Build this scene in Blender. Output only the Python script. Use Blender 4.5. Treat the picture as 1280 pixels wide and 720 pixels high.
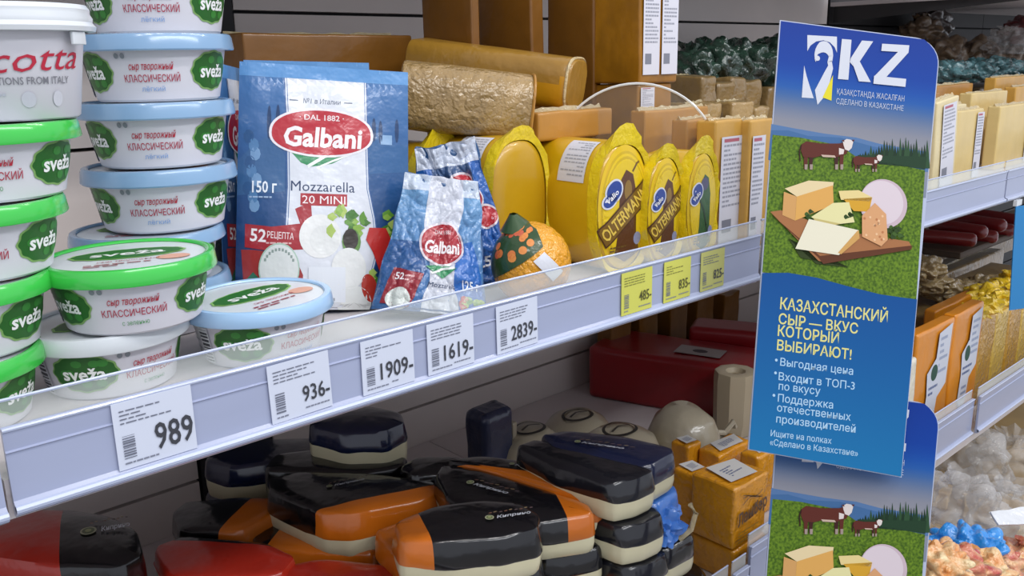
import bpy, bmesh, math, random
from mathutils import Vector, Matrix, noise
from mathutils.geometry import tessellate_polygon
for o in list(bpy.data.objects): bpy.data.objects.remove(o)
SC = bpy.context.scene; COL = SC.collection
random.seed(7)
PI = math.pi
# ------------------------------------------------------------------ camera
F = 1105.57                                     # focal length in pixels of a 1280 wide frame
RX = Vector((0.7372, 0.1817, -0.6508)); 
ROT = Matrix(((0.737, 0.182, -0.651), (-0.676, 0.171, -0.717), (-0.019, 0.968, 0.249)))
_z = Vector((ROT[0][2], ROT[1][2], ROT[2][2])).normalized()
_x = Vector((ROT[0][0], ROT[1][0], ROT[2][0])); _x = (_x - _z * _x.dot(_z)).normalized(); _y = _z.cross(_x)
ROT = Matrix(((_x.x, _y.x, _z.x), (_x.y, _y.y, _z.y), (_x.z, _y.z, _z.z)))
CAMP = Vector((0, -0.65, 0))
cam = bpy.data.cameras.new('camera'); cam.sensor_width = 36; cam.lens = F / 1280 * 36; cam.clip_start = 0.02
co = bpy.data.objects.new('camera', cam); COL.objects.link(co); SC.camera = co
co.matrix_world = Matrix.Translation(CAMP) @ ROT.to_4x4()
# ------------------------------------------------------------------ world, lights, exposure
SC.view_settings.view_transform = 'Standard'; SC.view_settings.look = 'None'; SC.view_settings.gamma = 1
SC.view_settings.exposure = -0.06
w = bpy.data.worlds.new('world'); SC.world = w; w.use_nodes = True
w.node_tree.nodes['Background'].inputs[0].default_value = (.86, .9, 1, 1)
w.node_tree.nodes['Background'].inputs[1].default_value = 0.82
def area(name, loc, target, sx, sy, e, col=(1, 1, 1)):
    l = bpy.data.lights.new(name, 'AREA'); l.shape = 'RECTANGLE'; l.size = sx; l.size_y = sy; l.energy = e; l.color = col
    o = bpy.data.objects.new(name, l); COL.objects.link(o); o.location = loc
    o.rotation_euler = (Vector(target) - Vector(loc)).to_track_quat('-Z', 'Y').to_euler(); return o
for k in range(8): area('ceiling_lamp', (-.9 + .55 * k, -1.05, 1.7), (-.8 + .52 * k, 0.1, -0.3), .26, .10, 4.4, (1, .97, .94))
area('ceiling_lamp', (1.2, -2.6, 1.9), (1.2, 0.1, -0.5), 4.5, 0.3, 62, (.95, .97, 1))
# ------------------------------------------------------------------ helpers: pixels of the photograph to world points
def ray(px, py): return ROT @ Vector((px - 640, -(py - 360), -F))
def PY(px, py, Y=0.0): r = ray(px, py); return CAMP + r * ((Y - CAMP.y) / r.y)
def PZ(px, py, Z): r = ray(px, py); return CAMP + r * ((Z - CAMP.z) / r.z)
def PX(px, py, X): r = ray(px, py); return CAMP + r * ((X - CAMP.x) / r.x)
def PD(px, py, d): return CAMP + ray(px, py) * (d / F)
def lin(h):
    if isinstance(h, str): h = tuple(int(h[i:i + 2], 16) / 255 for i in (0, 2, 4))
    return tuple(((c / 12.92) if c <= .04045 else ((c + .055) / 1.055) ** 2.4) for c in h[:3])
# ------------------------------------------------------------------ materials
_mats = {}
def mat(name, col='cccccc', rough=.5, bump=0, bscale=40, var=0, vscale=8, coat=0, spec=.5, attr=False, sss=0, col2=None, trans=0, stretch=None, ridged=False):
    if name in _mats: return _mats[name]
    m = bpy.data.materials.new(name); m.use_nodes = True; nt = m.node_tree; b = nt.nodes['Principled BSDF']; L = nt.links.new
    N = nt.nodes.new
    b.inputs['Roughness'].default_value = rough; b.inputs['Specular IOR Level'].default_value = spec
    b.inputs['Coat Weight'].default_value = coat; b.inputs['Coat Roughness'].default_value = .12
    if sss: b.inputs['Subsurface Weight'].default_value = sss; b.inputs['Subsurface Radius'].default_value = (.02, .012, .006); b.inputs['Subsurface Scale'].default_value = .5
    tc = N('ShaderNodeTexCoord'); mp = N('ShaderNodeMapping'); L(tc.outputs['Object'], mp.inputs[0])
    if stretch: mp.inputs['Scale'].default_value = stretch
    c = lin(col) + (1,)
    if attr:
        a = N('ShaderNodeAttribute'); a.attribute_name = 'Col'; src = a.outputs['Color']
    else:
        rgb = N('ShaderNodeRGB'); rgb.outputs[0].default_value = c; src = rgb.outputs[0]
    if var or col2:
        n = N('ShaderNodeTexNoise'); n.inputs['Scale'].default_value = vscale; n.inputs['Detail'].default_value = 4; L(mp.outputs[0], n.inputs['Vector'])
        r = N('ShaderNodeMapRange'); r.inputs[1].default_value = .35; r.inputs[2].default_value = .65; L(n.outputs[0], r.inputs[0])
        mx = N('ShaderNodeMix'); mx.data_type = 'RGBA'; L(r.outputs[0], mx.inputs[0]); L(src, mx.inputs[6])
        if col2: mx.inputs[7].default_value = lin(col2) + (1,)
        else:
            hs = N('ShaderNodeHueSaturation'); hs.inputs['Value'].default_value = 1 - var; L(src, hs.inputs['Color']); L(hs.outputs[0], mx.inputs[7])
        src = mx.outputs[2]
    L(src, b.inputs['Base Color'])
    if bump:
        n = N('ShaderNodeTexNoise'); n.inputs['Scale'].default_value = bscale; n.inputs['Detail'].default_value = 3; L(mp.outputs[0], n.inputs['Vector'])
        bo = n.outputs[0]
        if ridged:
            ma = N('ShaderNodeMath'); ma.operation = 'SUBTRACT'; ma.inputs[1].default_value = .5; L(bo, ma.inputs[0])
            mb = N('ShaderNodeMath'); mb.operation = 'ABSOLUTE'; L(ma.outputs[0], mb.inputs[0]); bo = mb.outputs[0]
        bp = N('ShaderNodeBump'); bp.inputs['Strength'].default_value = bump; bp.inputs['Distance'].default_value = .004; L(bo, bp.inputs['Height']); L(bp.outputs[0], b.inputs['Normal'])
        if coat: L(bp.outputs[0], b.inputs['Coat Normal'])
    if trans:                                    # thin clear film or acrylic: see-through mixed with the lit surface
        t = N('ShaderNodeBsdfTransparent'); t.inputs[0].default_value = tuple(.6 + .4 * x for x in c[:3]) + (1,); ms = N('ShaderNodeMixShader')
        lw = N('ShaderNodeLayerWeight'); lw.inputs[0].default_value = .35
        mr = N('ShaderNodeMapRange'); mr.inputs[3].default_value = 1 - trans; mr.inputs[4].default_value = min(1, 1.35 - trans); L(lw.outputs['Facing'], mr.inputs[0])
        L(mr.outputs[0], ms.inputs[0]); L(t.outputs[0], ms.inputs[1]); L(b.outputs[0], ms.inputs[2]); L(ms.outputs[0], nt.nodes['Material Output'].inputs[0])
    _mats[name] = m; return m
M = mat
PRINT = M('printed_ink', attr=True, rough=.45)
PRINT_GLOSS = M('printed_film', attr=True, rough=.3, bump=.5, bscale=35, coat=.4)
PRINT_CRINKLE = M('printed_crinkled_film', attr=True, rough=.25, bump=1.2, bscale=60, coat=.6, ridged=True)
# ------------------------------------------------------------------ objects
def link(name, data, parent=None):
    o = bpy.data.objects.new(name, data); COL.objects.link(o)
    if parent: o.parent = parent
    return o
def obj(name, bm, m, parent=None, smooth=True, sharp=True):
    me = bpy.data.meshes.new(name); bmesh.ops.recalc_face_normals(bm, faces=bm.faces); bm.to_mesh(me); bm.free()
    for p in me.polygons: p.use_smooth = smooth
    for mm in (m if isinstance(m, (list, tuple)) else [m]): me.materials.append(mm)
    if smooth and sharp: 
        try: me.set_sharp_from_angle(angle=math.radians(38))
        except Exception: pass
    return link(name, me, parent)
def tag(o, label, cat, group=None, kind=None):
    if label: o['label'] = label
    if cat: o['category'] = cat
    if group: o['group'] = group
    if kind: o['kind'] = kind
    return o
def thing(name, label, cat, loc=(0, 0, 0), rot=(0, 0, 0), group=None):
    o = link(name, None); o.location = loc
    if isinstance(rot, (int, float)): rot = (0, 0, rot)
    o.rotation_euler = rot; return tag(o, label, cat, group)
def dup(root, loc=None, rot=None, label=None, group=None):
    r = root.copy(); COL.objects.link(r)
    if loc is not None: r.location = loc
    if rot is not None: r.rotation_euler = rot
    if label: r['label'] = label
    if group: r['group'] = group
    for ch in list(root.children):
        c = ch.copy(); COL.objects.link(c); c.parent = r
        for g in ch.children: d = g.copy(); COL.objects.link(d); d.parent = c
    return r
def add_box(bm, a, b, mtx=None):
    vs = [bm.verts.new((x, y, z)) for x in (a[0], b[0]) for y in (a[1], b[1]) for z in (a[2], b[2])]
    for f in ((0, 1, 3, 2), (4, 6, 7, 5), (0, 4, 5, 1), (2, 3, 7, 6), (0, 2, 6, 4), (1, 5, 7, 3)): bm.faces.new([vs[i] for i in f])
    if mtx: 
        for v in vs: v.co = mtx @ v.co
    return vs
def rbox(sx, sy, sz, r=.005, wob=0, seed=0, sub=0, origin=(0, 0, 0)):
    """rounded box from the origin corner, its faces a little uneven as wrapped goods are"""
    bm = bmesh.new(); ox, oy, oz = origin; add_box(bm, (ox, oy, oz), (ox + sx, oy + sy, oz + sz))
    if sub:
        bmesh.ops.subdivide_edges(bm, edges=bm.edges[:], cuts=sub, use_grid_fill=True)
        for v in bm.verts:
            c = v.co; fx = min(c.x - ox, ox + sx - c.x); fy = min(c.y - oy, oy + sy - c.y); fz = min(c.z - oz, oz + sz - c.z)
            d = sorted((fx, fy, fz))
            if wob:
                n = noise.noise_vector(c * (1.6 / max(sx, sy, sz)) * 2 + Vector((seed * 7.3, 1, 2)))
                v.co += n * wob * (0.3 if c.z - oz < 1e-5 else 1)
                if c.z - oz < 1e-5: v.co.z = oz
    es = [e for e in bm.edges if len(e.link_faces) == 2 and e.link_faces[0].normal.angle(e.link_faces[1].normal, 0) > .9] if sub == 0 else None
    if sub == 0: bmesh.ops.bevel(bm, geom=bm.edges[:], offset=r, segments=3, affect='EDGES', profile=.6)
    else:
        bm.normal_update()
        es = [e for e in bm.edges if len(e.link_faces) == 2 and e.link_faces[0].normal.angle(e.link_faces[1].normal, 0) > .9]
        bmesh.ops.bevel(bm, geom=es, offset=r, segments=3, affect='EDGES', profile=.6)
    return bm
def lathe(prof, seg=48, sx=1, sy=1, close=False):
    bm = bmesh.new(); rings = []
    for r, z in prof:
        if r < 1e-6: rings.append([bm.verts.new((0, 0, z))])
        else: rings.append([bm.verts.new((r * sx * math.cos(2 * PI * k / seg), r * sy * math.sin(2 * PI * k / seg), z)) for k in range(seg)])
    for a, b in zip(rings, rings[1:]):
        for k in range(seg):
            k2 = (k + 1) % seg
            if len(a) == 1 and len(b) == 1: continue
            if len(a) == 1: bm.faces.new((a[0], b[k2], b[k]))
            elif len(b) == 1: bm.faces.new((a[k], a[k2], b[0]))
            else: bm.faces.new((a[k], a[k2], b[k2], b[k]))
    return bm
def loft(rings, cap=True):
    bm = bmesh.new(); R = [[bm.verts.new(p) for p in r] for r in rings]; n = len(R[0])
    for a, b in zip(R, R[1:]):
        for k in range(n): bm.faces.new((a[k], a[(k + 1) % n], b[(k + 1) % n], b[k]))
    if cap: bm.faces.new(R[0][::-1]); bm.faces.new(R[-1])
    return bm
def tube(pts, r, seg=8, closed=False):
    rings = []; n = len(pts)
    for i, p in enumerate(pts):
        a = pts[(i - 1) % n] if closed or i else p; b = pts[(i + 1) % n] if closed or i < n - 1 else p
        t = (Vector(b) - Vector(a)).normalized(); u = t.cross(Vector((.13, .2, .97))).normalized(); v = t.cross(u)
        rings.append([Vector(p) + (u * math.cos(2 * PI * k / seg) + v * math.sin(2 * PI * k / seg)) * r for k in range(seg)])
    if closed:
        bm = bmesh.new(); R = [[bm.verts.new(p) for p in q] for q in rings]
        for i in range(n):
            a, b = R[i], R[(i + 1) % n]
            for k in range(seg): bm.faces.new((a[k], a[(k + 1) % seg], b[(k + 1) % seg], b[k]))
        return bm
    return loft(rings)
def blob(sx, sy, sz, seed=0, amp=.15, freq=2.0, sub=4, ridged=False, flat=True, amp2=0):
    bm = bmesh.new(); bmesh.ops.create_icosphere(bm, subdivisions=sub, radius=1)
    for v in bm.verts:
        d = v.co.normalized(); s = Vector((seed * 3.1, seed, -seed))
        n = noise.noise(d * freq + s)
        if ridged: n = abs(n) * 2 - .4
        n2 = abs(noise.noise(d * freq * 3.3 + s)) if amp2 else 0
        d = d * (1 + amp * n + amp2 * n2)
        v.co = (d.x * sx, d.y * sy, d.z * sz)
        if flat and v.co.z < -sz * .7: v.co.z = -sz * .7
        v.co.z += sz * .7 if flat else 0
    return bm
# ------------------------------------------------------------------ flat print (lettering and artwork) laid on surfaces
_txt = {}
def text_mesh(s, shear=0, bold=0, res=2):
    k = (s, shear, bold, res)
    if k not in _txt:
        c = bpy.data.curves.new('t', 'FONT'); c.body = s; c.shear = shear; c.offset = bold; c.resolution_u = res; c.align_x = 'CENTER'
        o = bpy.data.objects.new('t', c); me = bpy.data.meshes.new_from_object(o)
        vs = [tuple(v.co[:2]) for v in me.vertices]; fs = [tuple(p.vertices) for p in me.polygons]
        xs = [v[0] for v in vs]; x0, x1 = min(xs), max(xs); ys = [v[1] for v in vs]
        _txt[k] = ([(x - (x0 + x1) / 2, y) for x, y in vs], fs, x1 - x0, max(ys))
        bpy.data.objects.remove(o); bpy.data.curves.remove(c); bpy.data.meshes.remove(me)
    return _txt[k]
class Print:
    EPS = .00022
    def __init__(self): self.v = []; self.f = []; self.c = []
    def raw(self, vs, fs, col, layer):
        b = len(self.v); c = lin(col) if isinstance(col, str) else None
        self.v += [(x, y, layer * self.EPS) for x, y in vs]
        for f in fs:
            self.f.append([b + i for i in f])
            self.c.append([c] * len(f) if c else [lin(col(*vs[i])) for i in f])
    def poly(self, pts, col, layer=1):
        self.raw(pts, [tuple(t) for t in tessellate_polygon([[Vector((x, y, 0)) for x, y in pts]])], col, layer)
    def rect(self, x0, y0, x1, y1, col, layer=1, nx=1, ny=1, rot=0):
        vs = [(x0 + (x1 - x0) * i / nx, y0 + (y1 - y0) * j / ny) for j in range(ny + 1) for i in range(nx + 1)]
        if rot:
            cx, cy = (x0 + x1) / 2, (y0 + y1) / 2; c, s = math.cos(rot), math.sin(rot)
            vs = [(cx + (x - cx) * c - (y - cy) * s, cy + (x - cx) * s + (y - cy) * c) for x, y in vs]
        self.raw(vs, [(j * (nx + 1) + i, j * (nx + 1) + i + 1, (j + 1) * (nx + 1) + i + 1, (j + 1) * (nx + 1) + i) for j in range(ny) for i in range(nx)], col, layer)
    def ell(self, cx, cy, rx, ry, col, layer=1, n=28, wav=0, wn=12, rot=0, a0=0, a1=2 * PI):
        pts = []; c, s = math.cos(rot), math.sin(rot)
        for k in range(n):
            a = a0 + (a1 - a0) * k / (n if a1 - a0 > 6.2 else n - 1); q = 1 + wav * math.cos(a * wn); x, y = rx * q * math.cos(a), ry * q * math.sin(a)
            pts.append((cx + x * c - y * s, cy + x * s + y * c))
        self.raw([(cx, cy)] + pts, [(0, 1 + k, 1 + (k + 1) % n) for k in range(n if a1 - a0 > 6.2 else n - 1)], col, layer)
    def stroke(self, pts, wd, col, layer=1):
        """a pen line of the given width; wd may be one number per point"""
        vs = []; n = len(pts); W = wd if isinstance(wd, (list, tuple)) else [wd] * n
        for i, (x, y) in enumerate(pts):
            a = pts[max(i - 1, 0)]; b = pts[min(i + 1, n - 1)]; dx, dy = b[0] - a[0], b[1] - a[1]; l = math.hypot(dx, dy) or 1
            vs += [(x - dy / l * W[i] / 2, y + dx / l * W[i] / 2), (x + dy / l * W[i] / 2, y - dx / l * W[i] / 2)]
        self.raw(vs, [(2 * i, 2 * i + 1, 2 * i + 3, 2 * i + 2) for i in range(n - 1)], col, layer)
    def text(self, s, cx, cy, h, col, w=None, layer=3, shear=0, bold=0, rot=0, res=2, arc=0, scale_w=1):
        vs, fs, tw, th = text_mesh(s, shear, bold, res); sy = h / .7; sx = (w / tw) if w else sy * scale_w; c, q = math.cos(rot), math.sin(rot); o = []
        for x, y in vs:
            x *= sx; y = y * sy - h / 2 + arc * (1 - (2 * x / (w or 1)) ** 2)
            o.append((cx + x * c - y * q, cy + x * q + y * c))
        self.raw(o, fs, col, layer)
    def lines(self, x0, y0, x1, y1, n, col, layer=2, fill=.45, seed=1):
        """rows of print too small to read"""
        r = random.Random(seed); dy = (y1 - y0) / n
        for k in range(n):
            x = x0; yy = y1 - dy * (k + .5)
            while x < x1 - (x1 - x0) * .08:
                wv = (x1 - x0) * r.uniform(.07, .2); e = min(x + wv, x1); self.rect(x, yy - dy * fill / 2, e, yy + dy * fill / 2, col, layer); x = e + (x1 - x0) * .03
                if r.random() < .08: break
    def barcode(self, x0, y0, x1, y1, col='333338', layer=2, seed=3, horiz=False):
        r = random.Random(seed); t = 0
        while t < 1:
            a = r.uniform(.03, .09); e = min(1, t + a)
            if horiz: self.rect(x0, y0 + (y1 - y0) * t, x1, y0 + (y1 - y0) * e, col, layer)
            else: self.rect(x0 + (x1 - x0) * t, y0, x0 + (x1 - x0) * e, y1, col, layer)
            t = e + r.uniform(.03, .07)
    def build(self, name, fn=None, parent=None, m=None, maxedge=None):
        bm = bmesh.new(); cl = bm.loops.layers.float_color.new('Col')
        vs = [bm.verts.new(v) for v in self.v]
        for f, c in zip(self.f, self.c):
            try: fc = bm.faces.new([vs[i] for i in f])
            except ValueError: continue
            if fc.normal.z < 0: pass
            for l, cc in zip(fc.loops, c): l[cl] = tuple(cc) + (1,)
        bm.normal_update()
        for f in bm.faces:
            if f.normal.z < 0: f.normal_flip()
        if maxedge:
            for _ in range(6):
                es = [e for e in bm.edges if e.calc_length() > maxedge]
                if not es: break
                bmesh.ops.subdivide_edges(bm, edges=es, cuts=1)
                bmesh.ops.triangulate(bm, faces=[f for f in bm.faces if len(f.verts) > 3])
        if fn:
            for v in bm.verts: v.co = fn(v.co.x, v.co.y, v.co.z)
        me = bpy.data.meshes.new(name); bm.to_mesh(me); bm.free(); me.materials.append(m or PRINT)
        for p in me.polygons: p.use_smooth = False
        return link(name, me, parent)
S1, S2, S3 = -.275, -.80, -1.17                # tops of the shelf decks
WALLY = .80
# ================================================================== THE SETTING: fixture walls, floor
PANEL = M('painted_steel_panel', 'dcd3cf', .5, var=.1, vscale=3)
DARKP = M('dark_shadowed_steel', '2b2a2c', .6)  # dark steel; on the far right panels it also stands in for shadow
BLACK = M('black_gap', '0d0d0f', .7)
STEEL = M('white_coated_steel', 'a9a4a8', .4, var=.05)
def struct(name, bm, m, parent=None, smooth=False):
    o = obj(name, bm, m, parent, smooth)
    if not parent: o['kind'] = 'structure'
    return o
bm = bmesh.new(); add_box(bm, (-1.5, WALLY + .02, -1.75), (5.2, WALLY + .06, 1.0)); back = struct('wall_back', bm, BLACK)
seams = [-1.75, -1.25, -.97, -.714, -.42, -.12, .088, .40, 1.0]
for x0, x1, m in ((-1.5, .555, PANEL), (.70, 1.68, PANEL), (1.68, 2.66, PANEL), (2.67, 3.9, DARKP), (3.9, 5.2, DARKP)):
    for a, b in zip(seams, seams[1:]):
        bm = bmesh.new(); add_box(bm, (x0 + .002, WALLY, a + .003), (x1 - .002, WALLY + .022, b - .003)); obj('wall_panel', bm, m, back, False)
bm = bmesh.new(); add_box(bm, (.558, WALLY - .004, -1.7), (.698, WALLY + .02, 1.0))
for k in range(40): add_box(bm, (.62, WALLY - .006, -1.6 + k * .06), (.63, WALLY - .003, -1.58 + k * .06))
up = obj('upright_post', bm, M('black_upright', '15151a', .5)); tag(up, 'black slotted upright between two grey back panels', 'post')
bm = bmesh.new(); add_box(bm, (-3, -4.2, -1.78), (6.5, .9, -1.75)); struct('floor', bm, M('pale_floor_tile', '9a9690', .35, var=.08, vscale=1.5))
# ================================================================== shelves
DECK = M('shelf_deck_enamel', 'ccc4c4', .45, var=.06, vscale=4)
RAILM = M('lavender_rail_plastic', 'a4acc8', .3, var=.10, vscale=2.2, coat=.35, stretch=(1, 1, 6))
BEAD = M('clear_rail_bead', 'b6bfd8', .22, coat=.5)
CLEAR = M('clear_acrylic', 'f2f6f4', .12, trans=.84, coat=.3)
RAILCLEAR = M('clear_label_cover', 'dfe6f6', .15, trans=.86, coat=.2)
def shelf(label, x0, x1, z, y0=.0, y1=WALLY, name='shelf_deck', m=None):
    t = thing(name, label, 'shelf', (x0, y0, z)); w_ = x1 - x0; d = y1 - y0
    bm = bmesh.new(); add_box(bm, (0, .004, -.012), (w_, d - .002, 0)); obj('deck_plate', bm, m or DECK, t, False)
    bm = bmesh.new(); add_box(bm, (0, .0045, -.03), (w_, .02, -.012)); obj('front_lip', bm, m or DECK, t, False)
    for bx in (.02, w_ - .03):
        bm = bmesh.new(); vs = [(bx, .03, -.012), (bx, d - .003, -.012), (bx, d - .003, -.06), (bx, .03, -.022)]
        a = [bm.verts.new(v) for v in vs]; b = [bm.verts.new((v[0] + .004, v[1], v[2])) for v in vs]
        for i in range(4): bm.faces.new((a[i], a[(i + 1) % 4], b[(i + 1) % 4], b[i]))
        bm.faces.new(a[::-1]); bm.faces.new(b); obj('bracket', bm, M('dark_shadowed_steel'), t, False)
    return t
def rail(label, x0, x1, ztop, y=.0, h=.066, fence=.018, group=None):
    """price rail: coloured channel, beads above and below, clear cover and clear fence standing behind it"""
    t = thing('price_rail', label, 'price rail', (x0, y, ztop), group=group); L_ = x1 - x0
    prof = [(0.002, 0), (-.001, -.003), (.000, -.0165), (-.0018, -.0175), (-.0004, -.019), (-.0004, -h + .012), (-.004, -h + .008), (-.0045, -h + .003), (0, -h), (.0038, -h), (.0038, 0)]
    bm = loft([[(x, p[0], p[1]) for p in prof] for x in (0, L_)]); obj('rail_channel', bm, RAILM, t, False)
    bm = tube([(0, -.001, -.0012), (L_, -.001, -.0012)], .0016, 6); obj('upper_bead', bm, BEAD, t)
    bm = tube([(0, -.0035, -h + .0065), (L_, -.0035, -h + .0065)], .003, 8); obj('lower_bead', bm, BEAD, t)
    bm = bmesh.new(); add_box(bm, (0.001, .0055, -h + .025), (L_ - .001, .0072, fence)); 
    obj('clear_fence', bm, CLEAR, t, False)
    bm = tube([(0.001, .0063, fence), (L_ - .001, .0063, fence)], .0013, 6); obj('fence_edge', bm, BEAD, t)
    return t
UPS = shelf('middle shelf carrying the white tubs and yellow cheeses', .115, 1.055, S1)
shelf('shelf left of the tub shelf, mostly out of view', -.9, .110, S1)
UPR = shelf('shelf behind the large blue sign carrying pale cheese blocks', 1.060, 3.4, S1)
LOS = shelf('lower shelf carrying the black and orange cheese packs', -.9, 1.06, S2)
LOR = shelf('right lower shelf carrying orange cheese packs', 1.062, 3.4, S2)
BOS = shelf('bottom deck with clear bags of cheese at the right', -.9, 3.6, S3, -.32)
shelf('unseen upper shelf added above the frame to shade the back of the tub shelf', -.9, 2.65, .235, .42, m=DARKP)  # unseen board, added to keep light off the back of the shelf below
shelf('grey shelf over the dark bags at the top right', 2.67, 4.8, .155, .20)
rail('long lavender price rail under the tubs with five white and three yellow tags', .118, 1.050, -.2365)
rail('short rail end left of the long lavender price rail', -.9, .112, -.236, -.006)
rail('lavender rail with clear fence right of the large blue sign', 1.060, 1.955, -.2365)
rail('rail at the right edge beyond the fence joint', 1.962, 3.4, -.2365)
rail('lower rail below the orange blocks beside the lower blue sign', -.9, 1.02, -.752)
rail('short lower rail end at the orange blocks', 1.024, 1.062, -.748, -.003)
rail('lower right rail under the orange cheese packs, nearer section', 1.07, 1.925, -.722, h=.085)
rail('lower right rail section with faint printing beyond the joint', 1.935, 3.4, -.718, -.008, h=.085)
# ------------------------------------------------------------------ price tags
def price_tag(label, xl, xr, price, seed, paper='ccd2e2', big=.018, tilt=0, ztop=-.2405, zbot=-.2915, y=-.0022):
    t = thing('price_tag', label, 'price tag', ((xl + xr) / 2, y, zbot), (0, tilt, 0)); w_ = xr - xl; h = ztop - zbot
    bm = bmesh.new(); add_box(bm, (-w_ / 2, -.0004, 0), (w_ / 2, .0004, h)); obj('tag_card', bm, M('tag_paper_' + paper, paper, .6), t, False)
    p = Print(); ink = '3a3c44' if paper != 'c9c95a' else '555528'
    p.lines(-w_ * .42, h * .66, w_ * .25, h * .90, 4, '6c7080' if paper != 'c9c95a' else '7a7a3a', seed=seed, fill=.3)
    p.barcode(-w_ * .42, h * .16, -w_ * .27, h * .5, '6c7080', seed=seed, horiz=True)
    p.lines(-w_ * .42, h * .05, w_ * .0, h * .13, 1, '7c8090', seed=seed + 1, fill=.3)
    wd = big * .47 * len(price)
    p.text(price, w_ * .47 - wd / 2, h * .37, big, ink, w=wd, bold=.012)
    if len(price) > 3 or big < .018: p.lines(w_ * .05, h * .08, w_ * .45, h * .16, 1, '7c8090', seed=seed + 4, fill=.3)
    p.build('printed_text', lambda u, v, o: Vector((u, -.0005 - o, v)), t)
X = lambda px, py: PY(px, py).x
price_tag('white price tag reading 989 below the tubs', .189, .249, '989', 1, big=.021, ztop=-.2385)
price_tag('second white price tag from the left reading 936', .314, .372, '936-', 2, big=.014, tilt=-.02, ztop=-.2400)
price_tag('third white price tag from the left reading 1909', X(450, 455), X(515, 440), '1909-', 3, big=.0155)
price_tag('fourth white price tag from the left reading 1619', X(532, 430), X(590, 420), '1619-', 4, big=.0155)
price_tag('rightmost white price tag reading 2839', X(619, 410), X(670, 400), '2839-', 5, big=.0155, tilt=-.01)
price_tag('leftmost yellow price tag on the rail', X(775, 360), X(813, 355), '485-', 6, 'c9c95a', .012)
price_tag('middle yellow price tag on the rail', X(828, 350), X(861, 345), '835-', 7, 'c9c95a', .012)
price_tag('yellow price tag nearest the large blue sign', X(874, 340), X(903, 335), '825-', 8, 'bfbf70', .012)
# ================================================================== white tubs on the left
WHITEP = M('white_tub_plastic', 'd3d2da', .38, coat=.15)
LIDS = {'blue': M('pale_blue_lid', '83a6c9', .22, coat=.5), 'green': M('bright_green_lid', '3fc44d', .2, coat=.6), 'paleblue': M('light_blue_lid', 'a9cdf0', .25, coat=.4), 'white': M('white_lid', 'd6dbe0', .3, coat=.4)}
LIDTOP = M('lid_top_sheet', 'c9d6e2', .3, coat=.3)
TZ = .0592
def tub_mesh_parts(t, lid, variant, r=.073):
    k = r / .073
    prof = [(0, .0015), (.052 * k, .0015), (.0525 * k, 0), (.0550 * k, .002), (.0640 * k, .0465), (.069 * k, .047), (.069 * k, .048), (.060 * k, .0485)]
    obj('cup', lathe(prof, 56), WHITEP, t)
    lp = [(.0695 * k, .0445), (.0715 * k, .0442), (.0722 * k, .0455), (.0708 * k, .0555), (.0695 * k, .0582), (.067 * k, .0590), (.064 * k, .0582), (.0628 * k, .0566)]
    l = obj('lid', lathe(lp + [(.0695 * k, .047)][:0], 64), LIDS[lid], t)
    obj('lid_disc', lathe([(.0635 * k, .0562), (.03, .0566), (0, .0566)], 48), M('lid_print_white', 'dfe6ea', .3, coat=.3) if lid != 'blue' else LIDTOP, l)
    p = Print()
    g2, g1 = '1f6d1d', '8fc46a'
    p.ell(0, .008, .047 * k, .021 * k, g1, 1, wav=.02, wn=14, n=56); p.ell(0, .008, .0445 * k, .019 * k, g2, 2, wav=.02, wn=14, n=56)
    p.text('sveža', 0, .008, .015, 'eef2ee', w=.060 * k, bold=.02, layer=3)
    p.text('сыр творожный', 0, -.022, .005, 'b02a40', w=.05, shear=.3, layer=2); p.lines(-.035, -.042, .035, -.030, 2, 'a04a50', 2)
    p.ell(.036, -.022, .014, .010, 'e0a890', 1)
    p.build('lid_print', lambda u, v, o: Vector((u, v, .0569 + o)), l)
    # print round the side: u is the distance round, v the height
    q = Print(); rm = .060 * k
    def fn(u, v, o):
        rr = (.0550 + (v - .002) / .0445 * .009) * k + .0003 + o; a = -PI / 2 + u / rm
        return Vector((rr * math.cos(a), rr * math.sin(a), v))
    q0 = q
    for s in (-1, 1):
        q = Print(); cx = s * rm * 1.02
        q.ell(cx, .0262, .0285, .0178, '7ea860', 1, n=60, wav=.03, wn=12); q.ell(cx, .0262, .0268, .0162, '1e5f1c', 2, n=60, wav=.03, wn=12)
        for j in range(7): q.ell(cx + .016 * math.cos(j * 2.4), .0262 + .011 * math.sin(j * 2.1 + 1), .0045, .0035, '2f7f2c', 3, n=9)
        q.text('sveža', cx, .0262, .0115, 'f0f2f0', w=.036, bold=.025, layer=4)
        q.build('logo_print', fn, t, maxedge=.008)
    q = q0
    q.text('сыр творожный', 0, .0310, .0060, 'b0283c', w=.040, shear=.35, bold=.008)
    q.text('КЛАССИЧЕСКИЙ', 0, .0205, .0060, 'a82a44', w=.052, bold=.008)
    q.text('с зеленью' if variant == 'herb' else 'лёгкий', 0, .0115, .0042, '5f9a68' if variant == 'herb' else '84a6d6', w=.022)
    for cx in (-.030, -.024): q.ell(cx, .040, .0022, .0025, '8a9098', 2, n=10)
    q.build('side_print', fn, t, maxedge=.008); q = Print()
    q.rect(-.108, .004, -.095, .040, 'e6e8ec', 5); q.barcode(-.107, .006, -.096, .038, '4a4c54', 6, horiz=True)
    q.build('barcode_label', fn, t, maxedge=.008); q = Print()
    q.lines(-.135, .006, -.112, .040, 8, '9aa0a8', 2)
    q.build('small_print', fn, t, maxedge=.008)
def tub(label, x, y, z, lid, variant='herb', face=None, r=.073, group=None, tilt=(0, 0)):
    t = thing('cheese_tub', label, 'tub', (x, y, z), (tilt[0], tilt[1], 0), group); tub_mesh_parts(t, lid, variant, r)
    t.rotation_euler.z = face or 0; return t
def facing(x, y): return math.atan2(y + .65, x) - PI / 2      # turns a front (-Y) towards the camera
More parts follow.
